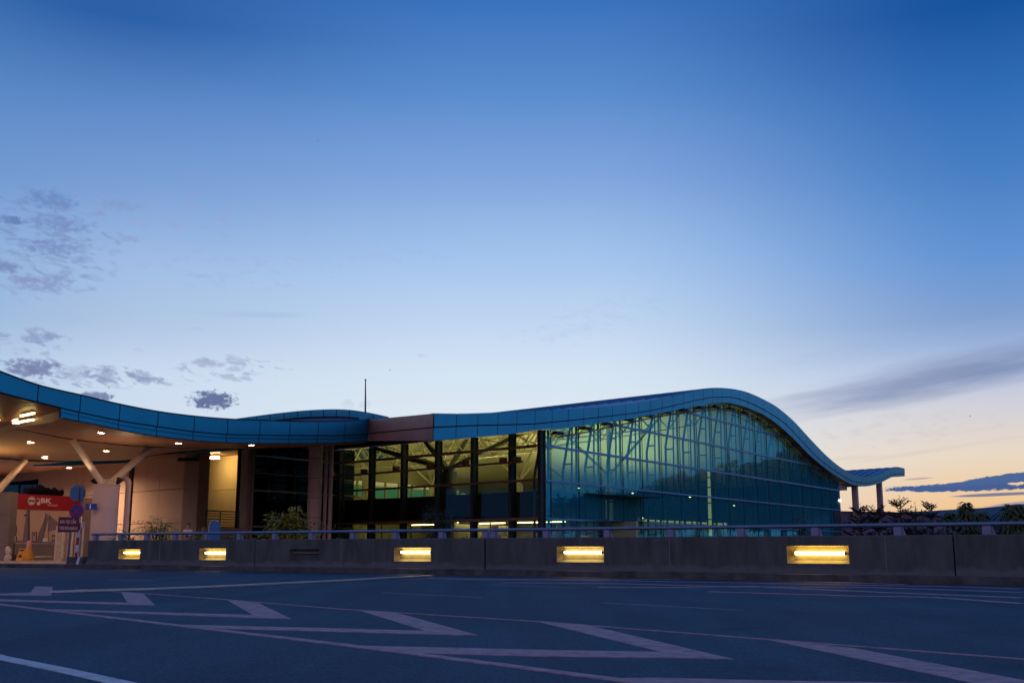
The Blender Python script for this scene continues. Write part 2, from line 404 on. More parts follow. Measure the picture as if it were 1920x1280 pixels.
# pavement under the canopy and planting bed behind the barrier
lk = [kline(p, 0.25, 0.13) for p in (-500, -200, 0, 100, 165)]
mb = MB('pave'); mb.face(lk + [Vector((lk[-1].x + 0.3, 46, 0.13)), Vector((4, 58.5, 0.13)), Vector((-9, 72, 0.13)), Vector((-40, 100, 0.13)), Vector((-70, 100, 0.13))])
tag(mb.build('pavement'), kind='structure')

# road markings
def mark(name, px, m, z=0.004, lab=None):
    mb = MB(m); ps = [G(x, y, z) for x, y in px]; mb.face(ps)
    for a, b in zip(ps, ps[1:] + ps[:1]): mb.face([a, b, Vector((b.x, b.y, 0)), Vector((a.x, a.y, 0))])
    return tag(mb.build(name), kind='structure')
def line_mark(name, pts, w, m, z=0.004):
    mb = MB(m); ps = [G(x, y, z) for x, y in pts]
    L = []; Rr = []
    for i, p in enumerate(ps):
        d = (ps[min(i+1, len(ps)-1)] - ps[max(i-1, 0)]); d.normalize(); n = Vector((-d.y, d.x, 0))
        L.append(p + n*w/2); Rr.append(p - n*w/2)
    Z0 = lambda P_: [Vector((q.x, q.y, 0)) for q in P_]
    mb.grid([Z0(L), L, Rr, Z0(Rr)], smooth=False); return tag(mb.build(name), kind='structure')
CH = [
 [(57,1110),(66,1098.5),(99,1099.5),(96,1116),(60,1115.5),(0,1115),(0,1112)],
 [(227,1109.3),(268,1111),(291,1134),(255,1133.2),(0,1126),(0,1122.6),(239,1129)],
 [(425,1123.5),(485,1130),(546,1159),(500,1158),(130,1145),(98,1141),(475,1152)],
 [(674,1143.3),(747,1148.5),(895,1189.5),(850,1189.3),(640,1183.5),(385,1176.5),(333,1170),(640,1177),(798,1181.5)],
 [(1007,1164),(1097,1169.8),(1376,1234.5),(1290,1232.6),(1000,1229),(770,1222.8),(639,1208.3),(1000,1216.8),(1241,1221)],
 [(1435,1197),(1598,1213.5),(1920,1274),(1990,1288),(1960,1300),(1880,1291),(1815,1277)],
 [(1135,1270),(1240,1269.5),(1452,1274.5),(1815,1281),(1960,1296),(1700,1296),(1320,1290)],
]
for c in CH: mark('chevron_marking', c, 'paint_pink')
line_mark('edge_line', [(-40,1127),(0,1131.8),(333,1171),(640,1206.7),(912,1241),(1138,1270),(1300,1290)], 0.11, 'paint_pink', 0.006)
line_mark('edge_line', [(140,1103),(287,1112.7),(423,1123),(640,1140.7),(1007,1163.7),(1280,1184.8),(1435,1197),(1920,1234),(2000,1240)], 0.055, 'paint_pink', 0.006)
line_mark('lane_line', [(-30,1223),(0,1231),(120,1255),(238,1281),(300,1296)], 0.12, 'paint_white')
for a, b in (((718,1110),(905,1119.2)), ((920,1095),(1096,1101.8)), ((1128,1129),(1392,1143)), ((0,1078),(93,1081.5)), ((200,1085),(290,1088.5))):
    line_mark('lane_line', [a, b], 0.05, 'paint_old')
for pts, w in (([(800,1083),(985,1085.5),(1200,1085.5),(1400,1085),(1600,1092),(1700,1095)], 0.2),
               ([(840,1085.5),(1100,1086.8),(1380,1091.5),(1640,1096.5),(1800,1099),(1920,1103.5)], 0.2),
               ([(940,1091.5),(1150,1093),(1380,1099.5),(1610,1099.8),(1750,1104),(1920,1109.5)], 0.2),
               ([(1120,1099.5),(1300,1100.5),(1380,1109),(1560,1107.8),(1750,1113.5),(1920,1120)], 0.0)):
    if w: line_mark('stripe_marking', pts, 0.22, 'paint_pink')
line_mark('stripe_marking', [(1120,1099.6),(1260,1100.5),(1400,1098),(1600,1107),(1750,1113),(1920,1119.5)], 0.20, 'paint_pink', 0.007)
line_mark('stripe_marking', [(1330,1108),(1480,1112.5),(1600,1116),(1750,1118.5),(1920,1130.5)], 0.16, 'paint_pink', 0.007)
# steel expansion joint across the road
mb = MB('joint')
jp = [G(x, y, 0.006) for x, y in ((97,1110.7),(287,1105),(423,1099.8),(640,1089),(745,1083.2),(808,1080))]
for a, b in zip(jp, jp[1:]):
    mb.bar(a + UP*0.016, b + UP*0.016, 0.16, 0.03)
tag(mb.build('expansion_joint'), kind='structure')

# ================================================================== BARRIER
ZB, ZW = 0.158, 0.97
NICHES = [(223,263,1029,1047.5,228,262,1033,1038.3,'tube'), (374,424,1027.5,1049.5,381,422.5,1033,1039.3,'tubew'), (543,599,1029,1051,548,598,1033.7,1038.2,'tubeoff'),
          (739,808,1026,1052,748,805.5,1031,1038.6,'tubew'), (1044,1132,1024,1053.5,1054,1127,1031,1039.2,'tubew'), (1475,1591,1022.5,1056,1487,1583,1031.5,1042,'tube')]
def zat(px, py, back=0.0):
    p = P(px, HY, wall_Y(px)); d = ray(px, py); return CZ + d.z * (p.y / d.y)
SECT = [(165, 478, 'grey concrete parapet section beside the red hoarding end, two lit niches'),
        (479.2, 907.5, 'grey concrete parapet section with one unlit and one lit niche'),
        (911, 1786.5, 'long grey concrete parapet section with two wide lit niches'),
        (1789.5, 2300, 'blank grey concrete parapet section behind the right of the road')]
TH = 0.34
for x0, x1, lab in SECT:
    root = thing('concrete_barrier', lab, 'concrete barrier', wl((x0+x1)/2, 0.15, ZB), 'parapet sections along the kerb')
    ns = [n for n in NICHES if x0 < n[0] and n[1] < x1]
    st = sorted(set([x0, x1] + [x0 + (x1-x0)*i/6 for i in range(1, 6)] + [v for n in ns for v in (n[0], n[1])]))
    st = [s for s in st if not any(n[0] < s < n[1] for n in ns)]
    mb = MB('concrete')
    for a, b in zip(st, st[1:]):
        nn = [n for n in ns if n[0] == a]
        def fr(px, z): return wl(px, 0.0, z)
        if nn:
            n = nn[0]; zb = zat((a+b)/2, n[3]); zt = zat((a+b)/2, n[2])
            mb.face([fr(a, ZB), fr(b, ZB), fr(b, zb), fr(a, zb)])
            mb.face([fr(a, zt), fr(b, zt), fr(b, ZW), fr(a, ZW)])
        else:
            mb.face([fr(a, ZB), fr(b, ZB), fr(b, ZW), fr(a, ZW)])
        # chamfered coping edge, top and back
        mb.face([fr(a, ZW), fr(b, ZW), wl(b, 0.03, ZW+0.02), wl(a, 0.03, ZW+0.02)])
        mb.face([wl(a, 0.03, ZW+0.02), wl(b, 0.03, ZW+0.02), wl(b, TH, ZW+0.02), wl(a, TH, ZW+0.02)])
        mb.face([wl(b, TH, 0.0), wl(a, TH, 0.0), wl(a, TH, ZW+0.02), wl(b, TH, ZW+0.02)])
    for e in (x0, x1):
        mb.face([wl(e, 0, ZB), wl(e, 0, ZW), wl(e, 0.03, ZW+0.02), wl(e, TH, ZW+0.02), wl(e, TH, ZB)])
    mb.build('wall', root)
    for px, za, zb_ in ((300, ZB, ZW), (427, ZB, ZW), (453, ZB, ZW), (640, ZB, ZW), (700, ZB, ZW), (1083, ZB, 0.33), (1083, 0.74, ZW), (1255, ZB, ZW), (1400, ZB, ZW), (1660, ZB, ZW), (2000, ZB, ZW)):
        if x0 < px < x1:
            jb = MB('kerb' if px in (453, 1083, 1400) else 'tubeoff'); c = wl(px, -0.001, (za+zb_)/2); d = (wl(px+2, 0, 0) - wl(px, 0, 0)).normalized()
            jb.box(c, d*0.008, Vector((-d.y, d.x, 0))*0.003, UP*((zb_-za)/2 - 0.005)); jb.build('formwork_joint', root)
    for n in ns:
        a, b = n[0], n[1]; zb = zat((a+b)/2, n[3]); zt = zat((a+b)/2, n[2]); dp = 0.15
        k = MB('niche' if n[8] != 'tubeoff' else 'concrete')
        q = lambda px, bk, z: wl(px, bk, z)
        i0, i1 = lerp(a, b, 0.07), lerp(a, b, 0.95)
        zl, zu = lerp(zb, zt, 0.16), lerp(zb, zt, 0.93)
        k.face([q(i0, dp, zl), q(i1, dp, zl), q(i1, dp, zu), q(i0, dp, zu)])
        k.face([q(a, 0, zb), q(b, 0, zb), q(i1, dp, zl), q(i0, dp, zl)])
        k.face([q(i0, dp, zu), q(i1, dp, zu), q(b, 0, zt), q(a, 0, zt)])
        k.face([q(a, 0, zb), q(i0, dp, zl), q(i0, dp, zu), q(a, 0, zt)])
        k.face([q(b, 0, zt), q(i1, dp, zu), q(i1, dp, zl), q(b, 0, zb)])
        nic = k.build('lamp_niche', root)
        zc = zat((n[4]+n[5])/2, (n[6]+n[7])/2); rr = abs(zat(n[4], n[6]) - zat(n[4], n[7]))/2 * 0.62
        t = MB(n[8]); t.tube([wl(n[4]+1.5, 0.08, zc), wl(n[5]-1.5, 0.08, zc)], rr, 10); t.build('tube_lamp', nic)
        for e0, e1 in ((n[4]-0.6, n[4]+1.5), (n[5]-1.5, n[5]+0.6)):
            c = MB('tubeoff')
            c.tube([wl(e0, 0.08, zc), wl(e1, 0.08, zc)], rr*1.15, 8)
            c.tube([wl((e0+e1)/2, 0.08, zc), wl((e0+e1)/2, dp, zc)], rr*0.5, 6)
            c.build('lamp_holder', nic)
# handrails on the parapet
POSTS = [[172,219,268,321,380,442,508,577,655,735,822,905], [920,1019,1134,1254,1386,1526,1682,1850,2040,2240]]
for i, (pp, ends) in enumerate(zip(POSTS, ((166, 909.5), (914.5, 2300)))):
    root = thing('handrail', ('steel handrail on the parapet from the hoarding to the open joint below the hall' if i == 0 else
                              'steel handrail on the parapet right of the open joint, before the blue glass'), 'handrail', wl(sum(ends)/2, 0.17, ZW), 'handrails on the parapet')
    n = 24; pts = [wl(lerp(ends[0], ends[1], k/n), 0.15, 1.205) for k in range(n+1)]
    mb = MB('steel'); mb.tube(pts, 0.062, 10, flat=0.72); mb.build('rail', root)
    for px in pp:
        c = wl(px, 0.15, 0); d = (wl(px+3, 0.15, 0) - c).normalized(); nn = Vector((-d.y, d.x, 0))
        mb = MB('postblue')
        z0, z1 = ZW + 0.018, 1.168
        poly = [c - d*0.085 - nn*0.06 + UP*z0, c + d*0.085 - nn*0.06 + UP*z0, c + d*0.085 - nn*0.055 + UP*z1, c - d*0.085 - nn*0.055 + UP*z1]
        mb.prism(poly, nn*0.11)
        mb.prism([c + d*0.086 - nn*0.02 + UP*z0, c + d*0.155 - nn*0.02 + UP*z0, c + d*0.086 - nn*0.02 + UP*z1], nn*0.05)
        mb.build('post', root)

# ================================================================== TERMINAL
term = thing('terminal_building', 'long glass terminal hall with blue wave shaped roof and warm lit interior', 'building', P0 + Vector((0, 0, FLOOR)))
DARK = 'seam'
def fascia_strip(mb, base, dirv, outv, lo, hi, seams, gap=0.022, proud=0.04, sub=3, w=0.0):
    for a, b in zip(seams, seams[1:]):
        A, B = a + gap, b - gap
        lo_r, hi_r = [], []
        for k in range(sub+1):
            t = lerp(A, B, k/sub)
            q = base + dirv*t + outv*proud
            lo_r.append(Vector((q.x, q.y, lo(t)))); hi_r.append(Vector((q.x, q.y, hi(t))))
        mb.grid([lo_r, hi_r], smooth=True)
def strip_back(mb, base, dirv, outv, lo, hi, t0, t1, n, off):
    L, H = [], []
    for k in range(n+1):
        t = lerp(t0, t1, k/n); q = base + dirv*t + outv*off
        L.append(Vector((q.x, q.y, lo(t)))); H.append(Vector((q.x, q.y, hi(t))))
    mb.grid([L, H], smooth=False)
# seams at uniform arc length along the roof edge
def arc_seams(f, t0, t1, step):
    out = [t0]; acc = 0; t = t0; dt = 0.05
    while t < t1:
        acc += math.hypot(dt, f(t+dt) - f(t)); t += dt
        if acc >= step and t1 - t > step*0.5: out.append(t); acc = 0
    out.append(t1); return out
SE = arc_seams(zT, tA, tE, 1.78)
mb = MB('fascia')
fascia_strip(mb, F0, dR, nout, lambda t: zM(t)+0.03, zT, SE, proud=0.05)
fascia_strip(mb, F0, dR, nout, zB, lambda t: zM(t)-0.03, SE, proud=0.02)
# upper lip of the cladding
lip0 = []; lip1 = []
for k in range(161):
    t = lerp(tA, tE, k/160); q = F0 + dR*t
    lip0.append(Vector((q.x, q.y, zT(t))) + nout*0.06 + UP*0.012); lip1.append(Vector((q.x, q.y, zT(t))) - nout*0.3 + UP*0.02)
mb.grid([lip0, lip1])
# end cap at the curled tip
qa = F0 + dR*(tE+0.01)
mb.face([Vector((qa.x, qa.y, zB(tE))), Vector((qa.x, qa.y, zT(tE))), Vector((qa.x, qa.y, zT(tE))) + nin*44 - UP*1.3, Vector((qa.x, qa.y, zB(tE))) + nin*44 - UP*1.3])
fas = mb.build('fascia', term)
mb = MB(DARK); strip_back(mb, F0, dR, nout, lambda t: zB(t)+0.01, lambda t: zT(t)-0.01, tA, tE, 160, -0.01); mb.build('fascia_joint', fas)

DROP = 0.03; WMAX = 44.0
def tmin(w):
    return min(tA + 0.02 + max(0, w + 0.7) * 0.76, 4.2)
WS = [-0.66, 0, 2, 4, 6, 8, 10, 13, 16, 18.6, 24, 32, WMAX]
def roofgrid(mb, f, dz, wlist, ts=120, wins=None, t1=None):
    rows = []
    for w in wlist:
        a = tmin(w); r = []
        for k in range(ts+1):
            t = lerp(a, tE if t1 is None else t1, k/ts)
            r.append(RP(t, f(t) - DROP*max(0, w+0.7) + dz, w))
        rows.append(r)
    mb.grid(rows)
mb = MB('roof'); roofgrid(mb, zT, -0.01, WS)
# standing seams, running with the wave
for k in range(44):
    w = -0.5 + k*0.95
    if w > WMAX - 0.5: break
    pts = [RP(lerp(max(tmin(w), 16.0), tE - 0.05, j/70), 0, w) for j in range(71)]
    tt = [lerp(max(tmin(w), 16.0), tE - 0.05, j/70) for j in range(71)]
    lo = [RP(t, zT(t) - DROP*(w+0.7) - 0.02, w) for t in tt]; hi = [RP(t, zT(t) - DROP*(w+0.7) + 0.09, w) for t in tt]
    hi2 = [p + nin*0.05 for p in hi]; lo2 = [p + nin*0.05 for p in lo]
    mb.grid([lo, hi, hi2, lo2], smooth=False)
# snow guard style walkway rail posts seen on the skyline
for k in range(9):
    w = 4 + k*1.4; t = 20.0
    z = zT(t) - DROP*(w+0.7)
    mb.tube([RP(t, z, w), RP(t, z+0.12, w)], 0.015, 4)
mb.build('roof', term)
mb = MB('ceiling'); roofgrid(mb, zB, 0.03, WS); ceil = mb.build('ceiling', term)
# thin warm soffit edge behind fascia
mb = MB('soffit'); roofgrid(mb, zB, 0.02, [-0.65, -0.12]); mb.build('soffit', term)

# --- right facade, glass + posts
MPX = [1033,1086,1127.5,1169,1206,1242.5,1277.5,1310,1339,1367.5,1395,1421,1442.5,1464.5,1485,1505.5,1523,1541,1557.5,1575]
def tface(px, py=960): return (PL(px, py, P0, nout) - P0).dot(dR)
TM = [tface(p) for p in MPX]
tmax = TM[-1]
CZf = lambda t, w=0.0: zB(t) - DROP*max(0, w+0.7) + 0.03
mb = MB('glass_teal')
N = 100
lo = []; hi = []
for k in range(N+1):
    t = lerp(0.0, tmax, k/N)
    base = FLOOR if t < TM[-5] else 2.0
    lo.append(RP(t, FLOOR, 0.0)); hi.append(RP(t, CZf(t)-0.02, 0.0))
mb.grid([lo, hi], smooth=False); mb.build('curtain_wall_glass', term)
for t in TM[:-1] + [tmax - 0.1]:
    mb = MB('facadepost')
    ztop = CZf(t) - 0.05
    mb.bar(RP(t, FLOOR, 0.14), RP(t, ztop, 0.14), 0.085, 0.14, up=dR)
    if t == TM[0] or True:
        # inner ladder post leaning onto the mullion at its head
        t2 = t
        zk = max(1.5, ztop - 2.6)
        inn = [RP(t2, FLOOR, 1.05), RP(t2, zk, 1.05), RP(t2, ztop - 0.05, 0.55)]
        mb.tube(inn, 0.075, 6)
        mb.tube([RP(t2, FLOOR, 0.55), RP(t2, ztop, 0.42)], 0.05, 6)
        z = 1.6
        while z < ztop - 0.8:
            wi = 1.05 if z < zk else lerp(1.05, 0.55, (z-zk)/(ztop-zk))
            mb.bar(RP(t2, z, 0.5), RP(t2, z, wi), 0.09, 0.09)
            z += 1.95
    mb.build('facade_post', term)
mb = MB('seam')
for t in TM:
    mb.bar(RP(t, FLOOR, -0.02), RP(t, CZf(t)-0.05, -0.02), 0.035, 0.03, up=dR)
mb.build('glazing_joint', term)
for z in (2.28, 4.33, 6.23, 8.15, 10.1):
    ts = [lerp(0, tmax, k/400) for k in range(401)]; ok = [t for t in ts if CZf(t) - 0.2 > z]
    if ok:
        mb = MB('transom'); mb.bar(RP(ok[0], z, -0.05), RP(ok[-1], z, -0.05), 0.10, 0.11 if z < 5 else 0.13); mb.build('transom', term)
# bottom plinth and far end return
mb = MB('pier'); mb.box(RP(tmax*0.5, FLOOR*0.5, 0.0), dR*(tmax/2), nin*0.15, UP*(FLOOR/2+0.02)); mb.build('plinth', term)
# sunshade arch: bent tube + bracket boxes
ARCH = [(1044,820),(1100,809.5),(1160,797),(1230,781.5),(1300,772),(1331,768),(1362.5,769.7),(1394,776.7),(1417,787),(1437.5,799),(1456,812.6),(1476.6,829),(1503,855.6),(1526.5,880.6),(1553,903)]
base_a = P0 + nout*0.42
apts = [PL(x, y, base_a, nout) for x, y in ARCH]
fx = hermite([((p - base_a).dot(dR), p.z) for p in apts])
ta0 = (apts[0]-base_a).dot(dR); ta1 = (apts[-1]-base_a).dot(dR)
mb = MB('transomred'); mb.tube([RP(lerp(ta0, ta1, k/70), fx(lerp(ta0, ta1, k/70)), 0, base_a) for k in range(71)], 0.045, 6)
mb.tube([RP(lerp(ta0, ta1, k/70), fx(lerp(ta0, ta1, k/70))+0.17, 0.2, base_a) for k in range(30, 71)], 0.03, 6)
mb.build('shade_rail', term)
for i, t in enumerate(TM[:-1]):
    tt = t + 0.15
    if not (ta0 - 0.6 < tt < ta1): continue
    z = fx(max(tt, ta0)) + 0.2
    mb = MB('black'); c = RP(tt + 0.25, z + 0.05, 0.15, base_a)
    mb.box(c, dR*0.42, nin*0.16, UP*0.085)
    mb.bar(RP(tt, z, 0.1, base_a), RP(tt, z + 0.02, 0.45, base_a), 0.07, 0.1)
    mb.bar(RP(tt+0.55, z, 0.1, base_a), RP(tt+0.55, z-0.22, 0.0, base_a), 0.05, 0.05)
    if t > 23: mb.bar(RP(tt, z, 0.2, base_a), RP(tt, CZf(tt)+0.02, 0.2, base_a), 0.07, 0.07)
    mb.build('shade_bracket', term)

# --- left facade
LPX = [641,699.5,760,824.5,892,963.7,1019]
SL = [TL(p, 940)[0] for p in LPX]
smax = TL(618, 940)[0]
def LP(s, z, back=0.0):
    p = P0 + dL*s - nL*back; return Vector((p.x, p.y, z))
def tw(p): return (p-P0).dot(dR), (p-P0).dot(nin)
def ztopL(s, back=0.0):
    t, w = tw(LP(s, 0, back)); return zB(t) - DROP*max(0, w+0.7) + 0.03
mb = MB('glass_clear'); lo = []; hi = []
for k in range(41):
    s = lerp(0.03, smax, k/40); lo.append(LP(s, FLOOR)); hi.append(LP(s, ztopL(s)-0.02))
mb.grid([lo, hi], smooth=False); mb.build('hall_glass', term)
for s in SL:
    mb = MB('mullion'); zt = ztopL(s) - 0.06
    mb.bar(LP(s, FLOOR, -0.12), LP(s, zt, -0.12), 0.10, 0.28, up=nL)
    mb.bar(LP(s, FLOOR, -0.30), LP(s, zt, -0.30), 0.24, 0.07, up=nL)
    mb.bar(LP(s, FLOOR, 0.06), LP(s, zt, 0.06), 0.22, 0.05, up=nL)
    mb.build('mullion', term)
for z, m, r in ((2.28, 'transomred', 0.07), (4.37, 'transomred', 0.06), (6.22, 'transomred', 0.07)):
    mb = MB(m); mb.bar(LP(0.15, z, -0.38), LP(SL[0] if z > 6 else smax, z, -0.38), r*2, r*2.1); mb.build('transom', term)
mb = MB('transomred'); s1 = TL(990, 871)[0]
mb.bar(LP(s1, 5.40, -0.55), LP(smax, 5.36, -0.55), 0.1, 0.12)
for s in SL[:-1] + [s1]:
    mb.box(LP(s + 0.35, 5.55, -0.5), dL*0.18, nL*0.14, UP*0.14)
    mb.bar(LP(s, 5.4, -0.4), LP(s, 5.4, -0.55), 0.08, 0.08)
mb.build('shade_rail', term)

# --- hall interior
tb = tmax - 0.35
mb = MB('hallfloor'); mb.face([LP(0, FLOOR+0.004, 0.3), LP(smax, FLOOR+0.004, 0.3), RP(4.5, FLOOR+0.004, WMAX-2), RP(tb, FLOOR+0.004, WMAX-2), RP(tb, FLOOR+0.004, 0.3), RP(0.5, FLOOR+0.004, 0.3)]); mb.build('floor', term)
WB = 40.0
mb = MB('hallwall')
def bwall(mb, z0, z1, t0, t1, w, n=40):
    lo = []; hi = []
    for k in range(n+1):
        t = lerp(t0, t1, k/n); top = min(z1, CZf(t, w) - 0.02)
        lo.append(RP(t, min(z0, top), w)); hi.append(RP(t, top, w))
    mb.grid([lo, hi], smooth=False)
bwall(mb, 7.2, 30, 4.3, tb, WB); bwall(mb, FLOOR, 5.7, 4.3, tb, WB)
mb.mat('greenwin'); bwall(mb, 5.7, 6.75, 4.3, tb, WB+0.3)
mb.mat('yelwin'); bwall(mb, 6.75, 7.2, 4.3, tb, WB+0.25)
mb.mat('hallwall')
t = 5.0
while t < tb:
    mb.bar(RP(t, 5.7, WB-0.05), RP(t, 7.2, WB-0.05), 0.16, 0.2, up=dR); t += 2.2
mb.bar(RP(4.3, 6.78, WB-0.06), RP(tb, 6.78, WB-0.06), 0.1, 0.09)
mb.build('rear_wall', term)
# end wall
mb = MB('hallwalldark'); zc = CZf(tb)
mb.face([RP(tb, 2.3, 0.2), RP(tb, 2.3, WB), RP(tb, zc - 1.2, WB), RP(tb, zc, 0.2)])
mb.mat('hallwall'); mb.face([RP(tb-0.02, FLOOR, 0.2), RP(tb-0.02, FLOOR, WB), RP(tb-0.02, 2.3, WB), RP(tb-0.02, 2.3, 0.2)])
mb.build('end_wall', term)
# inner partitions: lit low screen wall parallel to the curtain wall
mb = MB('hallwall')
mb.box(RP(14.5, 1.35, 9.0), dR*10.5, nin*0.12, UP*0.95)
mb.box(RP(33, 1.6, 6.0), dR*9.0, nin*0.12, UP*1.4)
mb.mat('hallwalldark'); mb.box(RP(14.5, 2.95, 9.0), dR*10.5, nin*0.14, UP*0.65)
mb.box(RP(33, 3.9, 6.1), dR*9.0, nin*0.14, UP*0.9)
mb.build('screen_wall', term)
for t0_, hl, w_, z_ in ((14.5, 10.3, 8.82, 2.27), (33, 8.8, 5.84, 2.96)):  # hidden glowing strip and lip, added to brighten the screen walls
    mb = MB('mullion'); mb.box(RP(t0_, z_ + 0.04, w_ - 0.10), dR*hl, nin*0.06, UP*0.02)
    mb.box(RP(t0_, z_ - 0.02, w_ - 0.175), dR*hl, nin*0.01, UP*0.085)
    mb.mat('fillstrip'); mb.box(RP(t0_, z_ + 0.005, w_ - 0.10), dR*hl, nin*0.03, UP*0.012); mb.build('hidden_fill', term)
# mezzanine behind the west glass
mb = MB('black')
mb.box((LP(smax/2, 3.07, 1.0)), dL*(smax/2 - 0.5), nL*0.1, UP*0.79)
mb.mat('hallwall')
mb.face([LP(0.8, 2.29, 1.0), LP(smax-0.2, 2.29, 1.0), LP(smax-0.2, 2.29, 12), LP(0.8, 2.29, 12)])
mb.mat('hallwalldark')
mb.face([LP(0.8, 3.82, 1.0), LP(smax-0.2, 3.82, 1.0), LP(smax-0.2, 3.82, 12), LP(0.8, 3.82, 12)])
mb.build('mezzanine', term)
mb = MB('hallwall'); mb.box(LP(smax/2, 1.22, 8.0), dL*(smax/2), nL*0.1, UP*1.06); mb.build('lobby_wall', term)
for s in (4.5, 9.5, 14.5):
    mb = MB('lobby_lamp'); mb.box(LP(s, 2.24, 4.5), dL*1.9, nL*0.07, UP*0.02); mb.build('lobby_lamp', term)
# counters with little yellow sign boards
for px, yb in ((690, 1000), (800, 1002), (905, 1000), (940, 1000)):
    s = TL(px, 1000)[0]
    mb = MB('shutter'); c = LP(s - 1.6, 0, 4.2)
    mb.box(c + UP*0.75, dL*0.75, nL*0.3, UP*0.58); mb.box(c + UP*1.38, dL*0.9, nL*0.42, UP*0.04)
    mb.mat('yellow'); mb.box(c + UP*1.95, dL*0.28, nL*0.04, UP*0.13); mb.mat('mullion'); mb.bar(c + UP*1.4, c + UP*1.83, 0.05)
    mb.build('counter', term)
# tree columns
def treecol(px, ytop, Y, dia, m='truss', spread=4.5, nb=4, ph=0.4, zbase=None):
    top = P(px, ytop, Y); b = Vector((top.x, top.y, FLOOR if zbase is None else zbase))
    mb = MB(m); mb.tube([b, top], dia/2, 14)
    mb.tube([top, top + UP*0.3], dia*0.32, 8)
    for k in range(nb):
        a = ph + 2*math.pi*k/nb
        q = top + dR*(spread*math.cos(a)) + nin*(spread*math.sin(a))
        t, w = tw(q); q.z = zB(min(max(t, tmin(w)), tE)) - DROP*max(0, w+0.7)
        if q.z < top.z + 0.3: q.z = top.z + 0.3
        mb.tube([top + UP*0.15, lerp(top + UP*0.15, q, 0.5), q], [dia*0.14, dia*0.17, dia*0.1], 8)
    mb.build('tree_column', term)
treecol(686, 884, 92, 0.62); treecol(811, 912, 96, 0.6, ph=0.9); treecol(973, 907, 88, 0.62, ph=0.1); treecol(1142, 895, 84, 0.6, ph=0.5)
treecol(841, 884, 69.5, 1.05, 'darkcol', 5.2, 4, 0.35)  # painted near black for its unlit silhouette
# lit pale post with dark rings just behind the glass
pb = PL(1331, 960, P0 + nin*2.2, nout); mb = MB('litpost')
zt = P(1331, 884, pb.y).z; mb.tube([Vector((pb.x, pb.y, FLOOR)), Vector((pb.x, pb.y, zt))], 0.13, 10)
mb.mat('mullion')
for z in (1.55, 2.85, 4.1, 5.3, zt-0.5): mb.tube([Vector((pb.x, pb.y, z)), Vector((pb.x, pb.y, z+0.09))], 0.15, 10)
mb.build('ringed_post', term)
# roof trusses parallel to the west glass
for k, sh in enumerate((5.0, 11.5, 19.0, 27.0)):
    mb = MB('truss'); L = 34.0; npan = 14
    org = P0 + dR*sh + nin*1.4
    tops = []; bots = []
    for j in range(npan+1):
        q = org + nin*(L*j/npan) + dR*(0.22*L*j/npan)
        t, w = tw(q); zc = zB(min(t, tE)) - DROP*max(0, w+0.7)
        tops.append(Vector((q.x, q.y, zc - 0.12)))
        sag = 1.25 + 0.35*math.sin(math.pi*j/npan)
        bots.append(Vector((q.x, q.y, zc - sag)))
    for a, b in zip(tops, tops[1:]): mb.tube([a, b], 0.07, 6, caps=False)
    mids = [(a+b)/2 for a, b in zip(bots, bots[1:])]
    for a, b in zip(mids, mids[1:]): mb.tube([a, b], 0.055, 6, caps=False)
    for j, m_ in enumerate(mids):
        mb.tube([tops[j], m_], 0.055, 6, caps=False); mb.tube([m_, tops[j+1]], 0.055, 6, caps=False)
    mb.build('roof_truss', term)
# thin tie rods
mb = MB('mullion')
for (x0,y0,x1,y1,Y0,Y1) in ((700,842,830,885,78,84),(720,836,820,868,80,86),(895,822,1012,842,74,80),(965,815,1015,838,72,78),(1022,870,1095,925,66,74)):
    mb.tube([P(x0,y0,Y0), P(x1,y1,Y1)], 0.035, 5)
mb.build('tie_rod', term)
# uplight fittings on the mezzanine edge and along the screen wall: the lamps that light the ceiling
upl = [LP(s, 3.95, bk) for s, bk in ((2.5, 4.0), (7.5, 5.0), (12.5, 5.5), (17, 6.0), (5, 10.5), (12, 11.0))] + [RP(t, z, w) for t, w, z in ((6, 7.5, 3.9), (12.5, 9, 3.75), (10, 20, 4.0), (19, 14, 4.0), (16, 20, 4.0), (22, 26, 4.2), (14, 31, 4.2), (28, 34, 4.2), (33, 24, 4.2), *[(t_, w_, 4.2001) for t_, w_ in ((30, 9), (34.5, 11), (39, 12), (32, 15), (37, 17), (42, 15), (34, 21), (40, 21), (28, 12))], (31, 14, 4.2), (22, 37, 4.2), (9, 26, 4.2), (9, 37, 4.2), (38, 36, 4.2))]
for i, p in enumerate(upl):
    mb = MB('mullion'); mb.box(p - UP*0.1, (0.36, 0, 0), (0, 0.24, 0), (0, 0, 0.10))
    mb.bar(p - UP*0.2, p - UP*0.2 - UP*(p.z - 3.8 if i < 6 else p.z - 0.5), 0.08)
    for sx_, sy_, hx_, hy_ in ((-.37, 0, .01, .26), (.37, 0, .01, .26), (0, -.25, .36, .01), (0, .25, .36, .01)):
        mb.box(p + Vector((sx_, sy_, 0.02)), (hx_, 0, 0), (0, hy_, 0), (0, 0, 0.05))
    mb.mat('hall_lamp_strong' if abs(p.z - 4.2001) < 5e-5 else 'hall_lamp'); mb.face([p + Vector((-0.33, -0.21, 0.002)), p + Vector((0.33, -0.21, 0.002)), p + Vector((0.33, 0.21, 0.002)), p + Vector((-0.33, 0.21, 0.002))])
    mb.build('uplight', term)
for t, w, z in ((12, 4.5, 4.6), (20, 4.5, 4.6), (28, 3.5, 4.6), (36, 3.0, 4.2)):
    c = RP(t, z, w); mb = MB('pendant'); mb.box(c, dR*0.07, nin*0.05, UP*0.02)
    mb.mat('mullion'); mb.tube([c + UP*0.015, RP(t, CZf(t, w), w)], 0.02, 4); mb.build('pendant_lamp', term)

